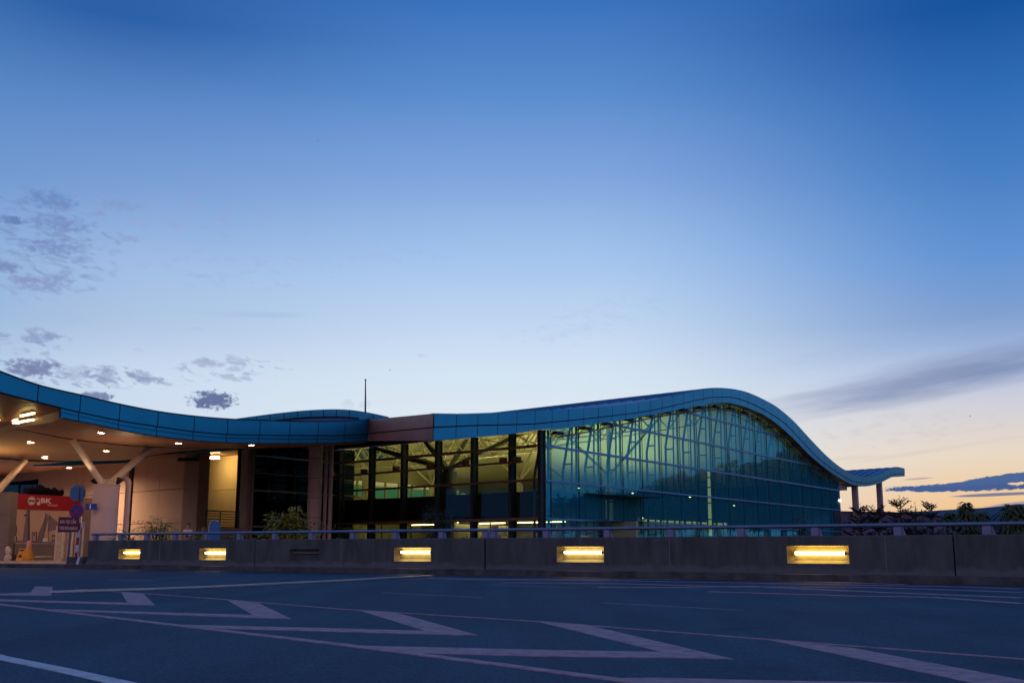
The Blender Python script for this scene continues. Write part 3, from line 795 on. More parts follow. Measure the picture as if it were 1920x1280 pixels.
# --- rear hump of the roof
YH = 106.0
HT = [(430,786.5),(440,785),(480,779.5),(507,776),(533,773),(560,770.2),(583,768.5),(607,767.3),(631,767),(655,768),(672,770),(698,774.5),(728,781)]
HB = [(430,795),(507,788),(560,782),(607,780),(631,780),(655,781),(698,786),(728,792)]
hb = P(600, HY, YH); hb.z = 0; dX = Vector((1, 0, 0))
hT = hermite([((P(x, y, YH)-hb).x, P(x, y, YH).z) for x, y in HT]); hB = hermite([((P(x, y, YH)-hb).x, P(x, y, YH).z) for x, y in HB])
hx = lambda px: (P(px, 775, YH) - hb).x
HS = [hx(p) for p in (430,466,481.5,507,533,558.5,583,607,631,655,677,700,728)]
mb = MB('fascia')
fascia_strip(mb, hb, dX, Vector((0,-1,0)), lambda t: lerp(hB(t), hT(t), 0.30), hT, HS, gap=0.035, proud=0.05)
fascia_strip(mb, hb, dX, Vector((0,-1,0)), hB, lambda t: lerp(hB(t), hT(t), 0.27), HS, gap=0.035, proud=0.02)
hf = mb.build('fascia', term)
mb = MB('seam'); strip_back(mb, hb, dX, Vector((0,-1,0)), lambda t: hB(t)-0.05, lambda t: hT(t)-0.01, HS[0], HS[-1], 60, -0.01); mb.build('fascia_joint', hf)
mb = MB('roof'); rows = []
for off in (0, 22):
    rows.append([hb + dX*lerp(HS[0], HS[-1], k/40) + Vector((0, off, hT(lerp(HS[0], HS[-1], k/40)))) for k in range(41)])
mb.grid(rows)
mb.mat('roof'); mb.grid([[hb + dX*lerp(HS[0], HS[-1], k/40) + Vector((0, 0.4, 9.2)) for k in range(41)], [hb + dX*lerp(HS[0], HS[-1], k/40) + Vector((0, 0.4, hB(lerp(HS[0], HS[-1], k/40)))) for k in range(41)]])
mb.build('upper_roof', term)

# --- far end: pillars below the curled tip
for px, yt, yb in ((1602, 905, 960), (1648, 903, 960)):
    # pillars stand under the fascia line
    tt, zz = TR(px, yt, F0 + nin*0.6); p = RP(tt, 0, 0.6, F0)
    mb = MB('lilac'); mb.box(p + UP*((zz+FLOOR)/2 + 0.2), dR*0.27, nin*0.27, UP*((zz-FLOOR)/2 + 0.35)); mb.build('end_pillar', term)
# end pier beside the glass with a lit wall lamp
t0 = tmax + 0.02
mb = MB('lilac'); mb.bar(RP(t0+0.22, FLOOR, 0.25), RP(t0+0.22, zB(t0)-0.0, 0.25), 0.42, 0.42, up=dR); pr = mb.build('end_pier', term)
mb = MB(emis('wall lamp glow', (1.0, 0.80, 0.62), 14)); zz = P(1577, 938, RP(t0,0,0).y).z
mb.box(RP(t0+0.12, zz, 0.0), dR*0.22, nin*0.05, UP*0.07); mb.build('wall_lamp', term)
mb = MB('lilac'); mb.box(RP(t0+1.6, P(1590, 909, RP(t0,0,0).y).z + 0.0, 0.6), dR*1.7, nin*0.5, UP*0.36); mb.build('end_beam', term)
# dark base wall of the far bays
mb = MB('pier'); mb.box(RP((TM[-4]+tmax)/2, (4.2+FLOOR)/2, 0.55), dR*((tmax-TM[-4])/2), nin*0.1, UP*((4.2-FLOOR)/2))
mb.mat('black'); mb.box(RP(tmax-1.1, 2.2, 0.0), dR*1.15, nin*0.06, UP*2.0); mb.build('base_wall', term)
mb = MB('roof')
# return panel between the canopy edge and the hall roof is part of the canopy (below)

# ================================================================== CANOPY
can = thing('entrance_canopy', 'sweeping blue edged entrance canopy with lit tan soffit and round downlights', 'canopy', Vector((-14, 52, FLOOR)))
C0 = P(0, HY, 43.0); C0.z = 0
def TC(px, py): return TR(px, py, C0)
CT = [(-140,640),(-60,675),(0,698),(69,722.5),(150,741.5),(225,759),(297.5,772.5),(365,781),(427.5,786),(487,788.5),(543,790.2),(595,791),(647,790),(690,786.5)]
CS1 = [(-140,684),(-60,717),(0,736),(64,752.5),(145,772),(221,788),(294,799.5),(362.5,809),(426,814),(487,815.3),(543,816),(597,816.3),(645,815.7),(690,812.5)]
CB = [(107,781),(142,788),(189,797),(220,804),(250,810),(292,816.5),(360,824.5),(425,829),(487,830.3),(540,830.5),(600,830.2),(647,828.5),(690,826.5)]
cT = hermite([TC(*q) for q in CT]); cS = hermite([TC(*q) for q in CS1]); cB = hermite([TC(*q) for q in CB])
tc0 = TC(-140, 660)[0]; tc1 = TC(690, 800)[0]; tcb = TC(112, 775)[0]
SEAMC = [TC(px, 760)[0] for px in (-140,-45,67,148,223,295.5,364,426.5,487,543,596,646,690)]
SEAMB = [tcb] + [s for s in SEAMC if s > tcb + 0.3]
mb = MB('fascia')
fascia_strip(mb, C0, dR, nout, lambda t: cS(t)+0.02, cT, SEAMC, proud=0.08, sub=5)
cMid = lambda t: lerp(cS(t), cB(t), 0.45)
fascia_strip(mb, C0, dR, nout, lambda t: cMid(t)+0.01, lambda t: cS(t)-0.02, SEAMB, proud=0.02, sub=5)
fascia_strip(mb, C0, dR, nout, lambda t: cB(t), lambda t: cMid(t)-0.02, SEAMB, proud=0.05, sub=5)
cf = mb.build('fascia', can)
mb = MB(DARK); strip_back(mb, C0, dR, nout, lambda t: cS(t)-0.03, lambda t: cT(t)+0.02, tc0, tc1, 80, 0.0)
strip_back(mb, C0, dR, nout, cB, cS, tcb, tc1, 60, -0.02); 
# dark cap line along the top edge
cap0 = [C0 + dR*lerp(tc0, tc1, k/80) + nout*0.11 + UP*(cT(lerp(tc0, tc1, k/80))) for k in range(81)]
cap1 = [p + UP*0.045 for p in cap0]; cap2 = [p - nout*0.3 for p in cap1]
mb.grid([cap0, cap1, cap2], smooth=False); mb.build('fascia_joint', cf)
# return panel, warm canopy reflection painted as brown, between canopy end and roof corner
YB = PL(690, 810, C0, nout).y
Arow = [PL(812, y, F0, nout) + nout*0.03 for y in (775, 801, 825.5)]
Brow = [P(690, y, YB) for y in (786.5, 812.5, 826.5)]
mb = MB('warmreflect')
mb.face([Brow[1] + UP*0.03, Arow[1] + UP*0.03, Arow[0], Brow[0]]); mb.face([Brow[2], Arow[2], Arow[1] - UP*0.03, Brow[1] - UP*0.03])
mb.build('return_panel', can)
mb = MB(DARK); off = Vector((0.05, 0.12, 0)); mb.face([Brow[2] + off, Arow[2] + off, Arow[0] + off, Brow[0] + off]); mb.build('return_joint', can)

# soffit, lofted from the edge to the rear edge
E0 = hermite([(-150,830),(-60,815),(0,806),(60,797),(119,788)] ); 
SY = hermite([(-150,50),(0,47.3),(119,45.8)])
fE = lambda x: E0(x) if x < 119 else None
cbx = hermite(CB)
def edge_pt(x):
    if x < 119: return P(x, E0(x), SY(x))
    return PL(x, cbx(x), C0, nout) - nout*0.02
g1y = hermite([(-150,833),(-60,817.5),(0,808),(30,803.6),(80,813),(135,823),(210,831.5),(283,837.5),(375,840.5),(480,840.7),(600,836),(690,830.5)])
g1Y = hermite([(-150,51.5),(0,48.8),(30,48.9),(135,51),(210,52.6),(283,54.3),(375,57),(480,60),(600,63),(690,64.5)])
ry = hermite([(-150,846),(0,858.5),(47,862),(104,864),(143,864.3),(243,862.3),(300,850.5),(408,840.8),(480,840.9),(515,838.3),(600,834.5),(690,831.5)])
rY = hermite([(-150,57),(0,59),(143,62),(243,63.5),(300,65),(408,66),(515,67.5),(600,69),(690,70)])
XS = [-150,-100,-50,-20,0,15,30,50,75,100,119,140,165,190,220,250,283,310,340,375,410,445,480,515,550,600,645,690]
mb = MB('soffit')
rowsE = [edge_pt(x) for x in XS]; rowsG = [P(x, g1y(x), g1Y(x)) for x in XS]; rowsR = [P(x, max(ry(x), g1y(x)+0.2), rY(x)) for x in XS]
def mid(a, b, k, bulge=0.0): return [lerp(p, q, k) - UP*bulge for p, q in zip(a, b)]
mb.grid([rowsE, mid(rowsE, rowsG, .5), rowsG]); 
mb.grid([[p - UP*0.0 for p in rowsG], mid(rowsG, rowsR, .33), mid(rowsG, rowsR, .66), rowsR])
sof = mb.build('soffit', can)
# shadow joint
mb = MB('darkstrip')
a_, b_ = [], []
for x in XS:
    if 25 <= x <= 600:
        hw = 1.9 if x < 300 else 1.0
        a_.append(P(x, g1y(x)-hw, g1Y(x)-0.06)); b_.append(P(x, g1y(x)+hw*0.6, g1Y(x)-0.06))
mb.grid([a_, b_], smooth=False)
a_ = [p + Vector((0, -0.04, -0.03)) for p in rowsE[10:]]; b_ = [p + UP*0.07 + nout*0.05 for p in a_]; mb.grid([a_, b_], smooth=False)
a_ = [p + Vector((0, -0.06, -0.05)) for p in rowsR]; b_ = [p + UP*0.10 for p in a_]; mb.grid([a_, b_], smooth=False)
mb.build('soffit_joint', sof)
# upper soffit at the near end and the stepped band
mb = MB('soffit'); xs = [-140,-100,-60,-20,0,30,60,90,112]
csx = hermite(CS1); sy_up = hermite([(-150,838),(0,799.5),(60,784),(117,769.3)])
u0 = [PL(x, csx(x), C0, nout) - nout*0.02 for x in xs]
u1 = [P(lerp(x, 117, 0.04), max(sy_up(x), csx(x)+0.5), SY(x)-0.6) for x in xs]
mb.grid([u0, u1]); mb.build('upper_soffit', can)
mb = MB('wall'); s0 = [P(x, max(sy_up(x), csx(x)+0.5), SY(x)-0.6) for x in xs + [117]]; s1_ = [P(x, E0(x), SY(x)) for x in xs + [117]]
mb.grid([s0, s1_], smooth=False); mb.build('step_band', can)
# top sheet of the canopy roof
mb = MB('roof'); ts = [lerp(tc0, tc1, k/40) for k in range(41)]
mb.grid([[C0 + dR*t + UP*(cT(t)+0.01) for t in ts], [C0 + dR*t + nin*15 + UP*(cT(t)+0.01) for t in ts]])
mb.build('roof_sheet', can)
# lights in the soffit: find the soffit along the sight line
dg = bpy.context.evaluated_depsgraph_get()
def hit(px, py, objs):
    best = None
    for o in objs:
        me = o.data; wm = Matrix.Translation(ORG[o.name])
        bt = BVHTree.FromPolygons([wm @ v.co for v in me.vertices], [p.vertices for p in me.polygons])
        d = ray(px, py).normalized(); h = bt.ray_cast(CAM, d, 200)
        if h[0] is not None and (best is None or h[3] < best[1]): best = (h[0], h[3], h[1])
    return best
ups = [o for o in COL.objects if o.name in ('soffit.001', 'upper_soffit')]
cans = [sof] + [o for o in COL.objects if o.name == 'upper_soffit']
for px, py in ((190,809),(58,827.5),(199,843),(84,856),(335,828.5),(472,832),(30,790),(-30,838),(-70,850),(-40,862),(-110,840),(-90,858),(-130,830)):
    h = hit(px, py, cans)
    if h is None:
        p = P(px, py, 66)
    else: p = h[0]
    p = p - UP*0.03
    mb = MB('white'); mb.tube([p + UP*0.04, p - UP*0.035], 0.17, 16, caps=False); mb.tube([p - UP*0.035, p + UP*0.02], 0.145, 16, caps=False)
    rg = mb.build('downlight', can)
    mb = MB('down'); mb.face([p + Vector((0.14*math.cos(k*math.pi/8), 0.14*math.sin(k*math.pi/8), -0.012)) for k in range(16)]); mb.build('lens', rg)
for a, b in (((40,774.5),(64,769)), ((36,786),(63,781.5)), ((-14,786),(-2,782)), ((-60,800),(-30,793)), ((-64,812),(-34,806))):
    pa = P(*a, 45.0); pb_ = P(*b, 45.0)
    h = hit(*a, cans); h2 = hit(*b, cans)
    if h and h2: pa, pb_ = h[0], h2[0]
    mb = MB('cream'); mb.bar(pa - UP*0.06, pb_ - UP*0.06, 0.13, 0.06); fx_ = mb.build('linear_light', can)
    mb = MB('linear'); mb.bar(pa - UP*0.11, pb_ - UP*0.11, 0.10, 0.05); mb.build('diffuser', fx_)

# building-side edge trim seen in the gap behind the canopy
mb = MB('fascia')
g_u = hermite([(280,853.5),(301,850.2),(408,840.7),(515,837.8)]); g_l = hermite([(280,854),(301,852),(370,848.6),(408,846.2),(460,842.3),(515,838.4)])
xs = [280,290,301,330,360,390,408,430,460,490,515]
mb.grid([[P(x, g_u(x)-1, rY(x)+1.0) for x in xs], [P(x, g_l(x), rY(x)+1.0) for x in xs]], smooth=False)
d_u = hermite([(62,872.3),(143,865.5),(200,864),(244,862)]); d_l = hermite([(62,873),(143,872.3),(200,869.3),(244,866.5)])
xs = [62,90,120,143,170,200,220,244]
mb.grid([[P(x, d_u(x)-1, rY(x)+1.0) for x in xs], [P(x, d_l(x), rY(x)+1.0) for x in xs]], smooth=False)
mb.build('edge_trim', can)

# canopy columns with raking struts
def canopy_column(label, base_px, ytop, Y, dia, struts, m, lamps=True):
    top = P(base_px, ytop, Y)
    root = thing('canopy_column', label, 'column', Vector((top.x, top.y, FLOOR)), 'columns carrying the canopy')
    mb = MB(m); z0 = FLOOR; r = dia/2; H = top.z - z0
    for a, b in ((0, .34), (.345, .67), (.675, .985)):
        c = Vector((top.x, top.y, 0)); mb.tube([c + UP*(z0 + H*a), c + UP*(z0 + H*b)], r, 32)
    mb.tube([c + UP*z0, c + UP*(z0 + H*.99)], r - 0.02, 24)
    mb.tube([c + UP*(z0 + H*.985), c + UP*(z0+H)], r + 0.03, 32); mb.build('shaft', root)
    for (bx, by), (sx, sy), rad in struts:
        h = hit(sx, sy, cans); q = h[0] if h else P(sx, sy, Y + 2)
        b = P(bx, by, Y - 0.1 if h is None else lerp(Y, q.y, 0.05))
        mb = MB('cream'); mb.tube([b, q], rad, 14)
        mb.box(b - UP*0.02, (0.16, 0, 0), (0, 0.05, 0), (0, 0, 0.2)); mb.build('strut', root)
    if lamps:
        for sx in (-1, 1):
            c = P(base_px + sx*22, ytop - 0.5, Y) + UP*0.12
            mb = MB('mullion'); d = Vector((sx*0.5, -0.2, 0.8)).normalized()
            mb.tube([c - d*0.14, c + d*0.16], [0.07, 0.17], 12); mb.tube([c - UP*0.14, c - d*0.05], 0.03, 6); fl = mb.build('floodlight', root)
    return root
canopy_column('thick pale round column with two raking struts beside the number 1 sign', 200, 908, 52.0, 1.20, [((191,905),(136,823.5),0.155), ((208,905),(282,838.5),0.165)], 'lilac')
canopy_column('cream raking strut column at the left edge above the red hoarding', -14, 922, 57.0, 1.1, [((-4,920),(47,862.6),0.17), ((-24,920),(-60,848),0.17)], 'cream', False)
# warm lamps that light the soffit: floodlights on the column heads
def spot(name, loc, target, energy, col, size=R(100), rad=0.12):
    l = bpy.data.lights.new(name, 'SPOT'); l.energy = energy; l.color = col; l.spot_size = size; l.spot_blend = 0.6; l.shadow_soft_size = rad
    o = bpy.data.objects.new(name, l); COL.objects.link(o); o.location = loc
    o.rotation_euler = (Vector(target) - Vector(loc)).to_track_quat('-Z', 'Y').to_euler(); return o
for px, e in ((178, 14), (222, 70)):
    c = P(px, 902, 51.6); spot('floodlight_lamp', c + Vector((0.35*(1 if px > 200 else -1), -0.5, 0.3)), c + Vector((0.6*(1 if px > 200 else -1), -0.6, 5)), e, (1.0, 0.62, 0.36), R(150))
c = P(-60, 905, 55); spot('floodlight_lamp', c, c + Vector((1.2, 0.0, 3)), 520, (1.0, 0.78, 0.30), R(140))

# round clad column and pipes at the hall corner
Yc = 67.0
top = P(593, 833, Yc)
root = thing('entrance_column', 'slim round clad column with two downpipes between dark glass and hall windows', 'column', Vector((top.x, top.y, FLOOR)))
mb = MB('lilac'); z0 = FLOOR; nseg = 6; H = top.z - z0 + 0.3
for k in range(nseg):
    mb.tube([Vector((top.x, top.y, z0 + H*k/nseg + 0.012)), Vector((top.x, top.y, z0 + H*(k+1)/nseg - 0.012))], 0.435, 24)
mb.mat('seam'); mb.tube([Vector((top.x, top.y, z0)), Vector((top.x, top.y, z0 + H))], 0.42, 20); mb.build('shaft', root)
for px, r_ in ((607.5, 0.115), (617.5, 0.13)):
    b = P(px, 1000, Yc + 0.4); mb = MB('lilac'); mb.tube([Vector((b.x, b.y, FLOOR)), Vector((b.x, b.y, 7.2))], r_, 12); mb.build('downpipe', root)

# downpipe behind the big canopy column
b = P(235, 1000, 53.2)
mb = MB('lilac'); zz = P(235, 899, 53.2).z
mb.tube([Vector((b.x, b.y, FLOOR)), Vector((b.x, b.y, zz - 0.12)), Vector((b.x - 0.06, b.y, zz)), Vector((b.x - 0.22, b.y, zz + 0.08)), Vector((b.x - 0.5, b.y, zz + 0.08))], 0.135, 12)
tag(mb.build('downpipe'), 'pale bent downpipe standing close to the thick canopy column', 'pipe')
# number sign on the column
sp0 = P(161, 943.5, 51.2); s1 = P(181, 955.2, 51.2)
mb = MB('signblue'); mb.bb(sp0.x, sp0.y - 0.03, s1.z, s1.x, sp0.y + 0.03, sp0.z)
text_into(mb, '1', (P(168.5, 953.4, 51.2)), (1, 0, 0), (0, 0, 1), 0.30, (0, -0.034, 0), 'white', bold=0.02)
tag(mb.build('number_sign'), 'small blue sign reading 1 fixed to the thick column', 'sign')

# ================================================================== SERVICE BLOCK (beige walls beside the hall)
W0 = P(455, HY, 66.8); W0.z = 0
def TW(px, py=950):
    p = PL(px, py, W0, nL); return (p - W0).dot(dL)
def WP(s, z, back=0.0):
    p = W0 + dL*s - nL*back; return Vector((p.x, p.y, z))
blk = thing('service_block', 'beige panelled wall block under the canopy with a lamp lit recess and black glass', 'building', WP(TW(300), FLOOR))
ZTW = 6.75
mb = MB('wall')
s355, s383, s455, s468, s247, s240, s68 = [TW(p) for p in (355, 383, 455, 468, 247, 240, 68)]
sl = TW(-150)
def wallpan(mb, sa, sb, z0, z1, back=0.0, th=0.25):
    mb.box(WP((sa+sb)/2, (z0+z1)/2, back + th/2), dL*(abs(sb-sa)/2), nL*(th/2), UP*((z1-z0)/2))
g = 0.018
seg = [s355, lerp(s355, s247, .52), s247]
rowz = [FLOOR, 2.35, 4.55, ZTW]
for a, b in zip(seg, seg[1:]):
    for z0, z1 in zip(rowz, rowz[1:]): wallpan(mb, a + g, b - g, z0 + g, z1 - g)
seg = [s240, TW(196), TW(152), TW(110), s68]
for a, b in zip(seg, seg[1:]):
    for z0, z1 in zip(rowz, rowz[1:]): wallpan(mb, a + g, b - g, z0 + g, z1 - g)
wallpan(mb, s68 + g, sl, FLOOR, 4.2); wallpan(mb, s68 + g, sl, 6.2, ZTW)
mb.mat('darkstrip'); wallpan(mb, s355, s240, FLOOR, ZTW, 0.24, 0.1); wallpan(mb, s240, s68, FLOOR, ZTW, 0.24, 0.1)
mb.build('wall', blk)
mb = MB('darkstrip'); wallpan(mb, s247 + 0.03, s240 - 0.03, FLOOR, ZTW, -0.1, 0.2); mb.build('gap_strip', blk)  # near black strip painted in for the dark gap between wall blocks
# dim window with a few lit spots
mb = MB('glass_dark'); wallpan(mb, s68 + 0.05, sl, 4.22, 6.18, 0.12, 0.03); wn = mb.build('window', blk)
mb = MB('mullion'); 
for z in (4.9, 5.5): mb.bar(WP(s68 + 0.05, z, 0.08), WP(sl, z, 0.08), 0.06)
for k in range(7): mb.bar(WP(lerp(s68, sl, k/7) + 0.06, 4.25, 0.08), WP(lerp(s68, sl, k/7) + 0.06, 6.15, 0.08), 0.07)
mb.mat('black'); wallpan(mb, s68, sl, 4.2, 6.2, 0.9, 0.1); mb.mat('yelwin')
for px in (38, 42, 20): mb.box(WP(TW(px), 5.75, 0.5), dL*0.22, nL*0.02, UP*0.2)
mb.build('window_frame', wn)
# piers
mb = MB('pier'); wallpan(mb, s383, s355, FLOOR, ZTW, -0.5, 0.75); mb.build('pier', blk)
mb = MB('pier'); wallpan(mb, s468, s455, FLOOR, ZTW, -0.25, 0.5); mb.build('pier', blk)
# lit recess
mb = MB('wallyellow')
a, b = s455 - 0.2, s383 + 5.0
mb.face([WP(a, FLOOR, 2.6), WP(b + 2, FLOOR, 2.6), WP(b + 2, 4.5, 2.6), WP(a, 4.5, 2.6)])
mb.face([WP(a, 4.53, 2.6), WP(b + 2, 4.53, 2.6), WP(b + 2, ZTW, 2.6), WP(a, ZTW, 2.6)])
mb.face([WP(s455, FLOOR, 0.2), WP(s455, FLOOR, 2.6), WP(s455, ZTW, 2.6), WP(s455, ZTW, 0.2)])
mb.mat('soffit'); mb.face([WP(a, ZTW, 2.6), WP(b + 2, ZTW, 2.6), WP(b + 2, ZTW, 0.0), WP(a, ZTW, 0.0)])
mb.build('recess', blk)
h0 = P(383, 858.5, 72.6); h1 = P(409, 857.5, 71.2)
mb = MB('cream'); mb.bar(h0 + UP*0.14, h1 + UP*0.14, 0.24, 0.08); lf = mb.build('lamp_housing', blk)
mb = MB('recesslamp'); mb.bar(h0, h1, 0.2, 0.15); mb.build('tube_lamp', lf)
# dark vent box under the soffit
v0 = P(335, 861, 70); v1 = P(374, 861, 70)
mb = MB('black'); mb.bar(v0, v1, 0.5, 0.22); mb.build('vent', blk)
# rails in front of the recess
q0 = P(383, 1000, 63.5); q0.z = FLOOR; tt = ((P(440, 1000, 65.0) - q0).dot(dR)); q1 = q0 + dR*2.7
mb = MB('mullion')
zt, zl_ = P(383, 957, 63.5).z, P(383, 987, 63.5).z
for k in range(7):
    z = lerp(zt, zl_, k/6); mb.tube([Vector((q0.x, q0.y, z)), Vector((q1.x, q1.y, z))], 0.035 if k == 0 else 0.022, 6)
for f in (0.0, 0.42, 0.96): 
    c = q0 + dR*(2.7*f); mb.tube([Vector((c.x, c.y, zl_ - 0.4)), Vector((c.x, c.y, zt))], 0.04, 6)
mb.build('railing', blk)
mb = MB('pier'); c = (q0 + q1)/2; mb.box(Vector((c.x, c.y, (zl_ - 0.03 + FLOOR)/2)), dR*1.5, nin*0.1, UP*((zl_ - 0.03 - FLOOR)/2)); mb.build('low_wall', blk)
# black glass facade running back to the entrance column
d0 = P(466, 1000, 66.4); d0.z = 0
LB = 9.5
def DP(s, z, bk=0.0): 
    p = d0 + dR*s + nin*bk; return Vector((p.x, p.y, z))
mb = MB('glass_dark'); mb.face([DP(0, FLOOR), DP(LB, FLOOR), DP(LB, 7.2), DP(0, 7.2)])
mb.mat('black'); mb.face([DP(0, FLOOR, 1.2), DP(LB, FLOOR, 1.2), DP(LB, 7.2, 1.2), DP(0, 7.2, 1.2)])
dgl = mb.build('dark_glass', blk)
mb = MB('pier')
for z, r_ in ((6.25, 0.05), (4.15, 0.06), (2.0, 0.05), (5.2, 0.025)): mb.bar(DP(0, z, -0.06), DP(LB, z, -0.06), r_*2, r_*2)
mb.build('transom', dgl)
# soffit from the gap to the wall head
mb = MB('soffit')
xs = [-150, -60, 0, 62, 100, 143, 200, 244, 301, 360, 408, 455, 515, 600]
ylow = lambda x: ry(x) + 0.3
r0 = [P(x, ylow(x), rY(x) + 1.05) for x in xs]
r1 = [WP(TW(min(x, 455)), ZTW - 0.04, 0.22) if x <= 455 else DP((x-455)/145*LB, 7.0) for x in xs]
mb.grid([r0, r1]); blk_sof = mb.build('soffit', blk)
for px, py in ((130, 874.8), (-40, 884)):  # second lamp is off frame, added to brighten the left wall
    h = hit(px, py, [blk_sof]); p = (h[0] if h else P(px, py, 74)) - UP*0.05; mb = MB('white'); mb.tube([p + UP*0.1, p - UP*0.03], 0.15, 12, caps=False); rg = mb.build('downlight', blk)
    mb = MB('walldown' if px < 200 else 'down'); mb.face([p + Vector((0.12*math.cos(k*math.pi/6), 0.12*math.sin(k*math.pi/6), 0.0)) for k in range(12)]); mb.build('lens', rg)

# ================================================================== HOARDING and bits on the pavement
H0 = P(18, HY, 54.0); H1 = P(166, HY, 58.3); H0.z = H1.z = 0
hd = (H1 - H0).normalized(); hn = Vector((hd.y, -hd.x, 0))
def HP(px, py, off=0.0):
    return PL(px, py, H0, hn) + hn*off
def HX(s, z, off=0.0):
    p = H0 + hd*s + hn*off; return Vector((p.x, p.y, z))
PZ = 0.13
hs = lambda px: (PL(px, 980, H0, hn) - H0).dot(hd)
LH = hs(152)
hoard = thing('hoarding', 'shop hoarding with red header band and printed city drawing on pale vinyl', 'hoarding', HX(LH/2, PZ))
zt0 = HP(18, 924).z; zrb = HP(18, 953.5).z; zvb = HP(18, 1018.5).z
mb = MB('red'); mb.box(HX(LH/2, (zt0+zrb)/2, -0.1), hd*(LH/2), hn*0.12, UP*((zt0-zrb)/2))
# emblem and lettering
ec = HP(58.5, 938.5, 0.03); 
def disc(mb, c, rx, rz, m, off, n=28, a0=0, a1=2*math.pi, inner=None):
    mb.mat(m); pts = [c + hn*off + hd*(rx*math.cos(lerp(a0, a1, k/n))) + UP*(rz*math.sin(lerp(a0, a1, k/n))) for k in range(n+1)]
    if inner is None:
        mb.face(pts[:-1] if abs(a1-a0-2*math.pi) < 1e-6 else pts)
    else:
        q = [c + hn*off + hd*(rx*inner*math.cos(lerp(a0, a1, k/n))) + UP*(rz*inner*math.sin(lerp(a0, a1, k/n))) for k in range(n+1)]
        mb.grid([pts, q], smooth=False)
rx_ = (HP(65.5, 938, 0) - HP(51.5, 938, 0)).length/2; rz_ = (HP(58, 930.5).z - HP(58, 947).z)/2
head = mb
disc(mb, ec, rx_, rz_, 'white', 0.0)
disc(mb, ec, rx_*0.86, rz_*0.86, 'printdark', 0.004)
disc(mb, ec, rx_*0.74, rz_*0.74, 'white', 0.008, a0=R(28), a1=R(152))
disc(mb, ec, rx_*0.74, rz_*0.74, 'white', 0.008, a0=R(208), a1=R(332))
text_into(mb, 'BURGER', ec + hn*0.010 - hd*rx_*0.70 + UP*0.03, hd, UP, 0.155, (0, 0, 0), 'white', width=rx_*1.4, bold=0.015)
text_into(mb, 'KING', ec + hn*0.010 - hd*rx_*0.6 - UP*0.15, hd, UP, 0.175, (0, 0, 0), 'white', width=rx_*1.2, bold=0.015)
bk = HP(75.5, 942.0, 0.03)
text_into(mb, 'BK', bk, hd, UP, 0.335, (0, 0, 0), 'white', width=(HP(96, 940) - HP(75.5, 940)).length, bold=0.03)
vt = HP(88, 948.3, 0.03)
text_into(mb, 'Vietnam', vt, (hd + UP*0.02), UP, 0.16, (0, 0, 0), 'white', width=(HP(107.5, 947) - HP(88, 947)).length)
# small flower-like white flourish beside the letters
fc = HP(71.3, 943.5, 0.03)
for k in range(6): disc(mb, fc + hd*(0.07*math.cos(k*1.05)) + UP*(0.05*math.sin(k*1.05)), 0.045, 0.04, 'white', 0.003*(k % 3), n=8)
mb.mat('white'); 
crv = [HP(68, 934, 0.03), HP(72, 934.5, 0.03), HP(74.5, 937, 0.03), HP(72.5, 939.5, 0.03), HP(74, 942, 0.03)]
for a, b in zip(crv, crv[1:]): mb.bar(a, b, 0.012, 0.03)
mb.build('header_band', hoard)
mb = MB('vinyl'); LV = hs(122); zv = (zrb + zvb)/2
mb.box(HX(LH/2, zv - 0.01, -0.13), hd*(LH/2), hn*0.12, UP*((zrb - zvb)/2 - 0.01))
def pp(px, m, off):
    mb.mat(m); mb.face([HP(x, y, off) for x, y in px])
pp([(42,1014),(46,985),(49,960),(51,952),(55,950.5),(55.5,960),(54,1014)], 'print', 0.0)      # tall tower
pp([(52,1014),(53,955),(55.6,951),(55.8,1014)], 'printdark', 0.004)
pp([(44,965),(51,963.5),(51,966),(46,967.5)], 'printdark', 0.006)
pp([(72,1000),(84,972),(86,961),(92,968),(80,1014),(70,1014)], 'print', 0.0)                   # sails
pp([(92,964),(108,978),(110,992),(90,996)], 'print', 0.0)
pp([(85.2,960),(86,960),(81,1018),(80,1018)], 'printdark', 0.006); pp([(92,962),(93,962),(90.5,1016),(89.5,1016)], 'printdark', 0.006)
pp([(80,1009),(89,1007),(89,1018),(80,1018)], 'white', 0.008)
pp([(13.5,981),(22,987),(24,1014),(13,1010)], 'white', 0.008)                                     # arch house
disc(mb, HP(27.5, 994, 0.0), 0.13, 0.30, 'printdark', 0.006, n=16); disc(mb, HP(27.5, 994, 0.0), 0.085, 0.24, 'print', 0.010, n=16)
pp([(23,1003),(32,1005),(31,1016),(24,1014)], 'printdark', 0.004); pp([(26,1004),(29,1005),(28.5,1014),(26,1013)], 'white', 0.012)
pp([(60,996),(66,997),(66,1016),(60,1015)], 'print', 0.004); pp([(67,996),(69,996),(69,1017),(67,1017)], 'printdark', 0.006)
for y in (1005, 1010): pp([(62,y),(65,y+.3),(65,y+2.4),(62,y+2)], 'white', 0.010)
for y in (1002, 1010):
    for x in (97, 101): pp([(x,y),(x+2.6,y+.1),(x+2.6,y+4.6),(x,y+4.4)], 'printdark', 0.006)
pp([(18,1012),(122,1017),(122,1019),(18,1015.5)], 'print', 0.012)
mb.build('printed_panel', hoard)
mb = MB('pier'); mb.box(HX(LH/2, (zvb + PZ)/2 + 0.08, -0.13), hd*(LH/2), hn*0.1, UP*((zvb - PZ)/2 - 0.09)); mb.box(HX(LH/2, PZ + 0.08, -0.05), hd*(LH/2), hn*0.24, UP*0.08); mb.build('base', hoard)
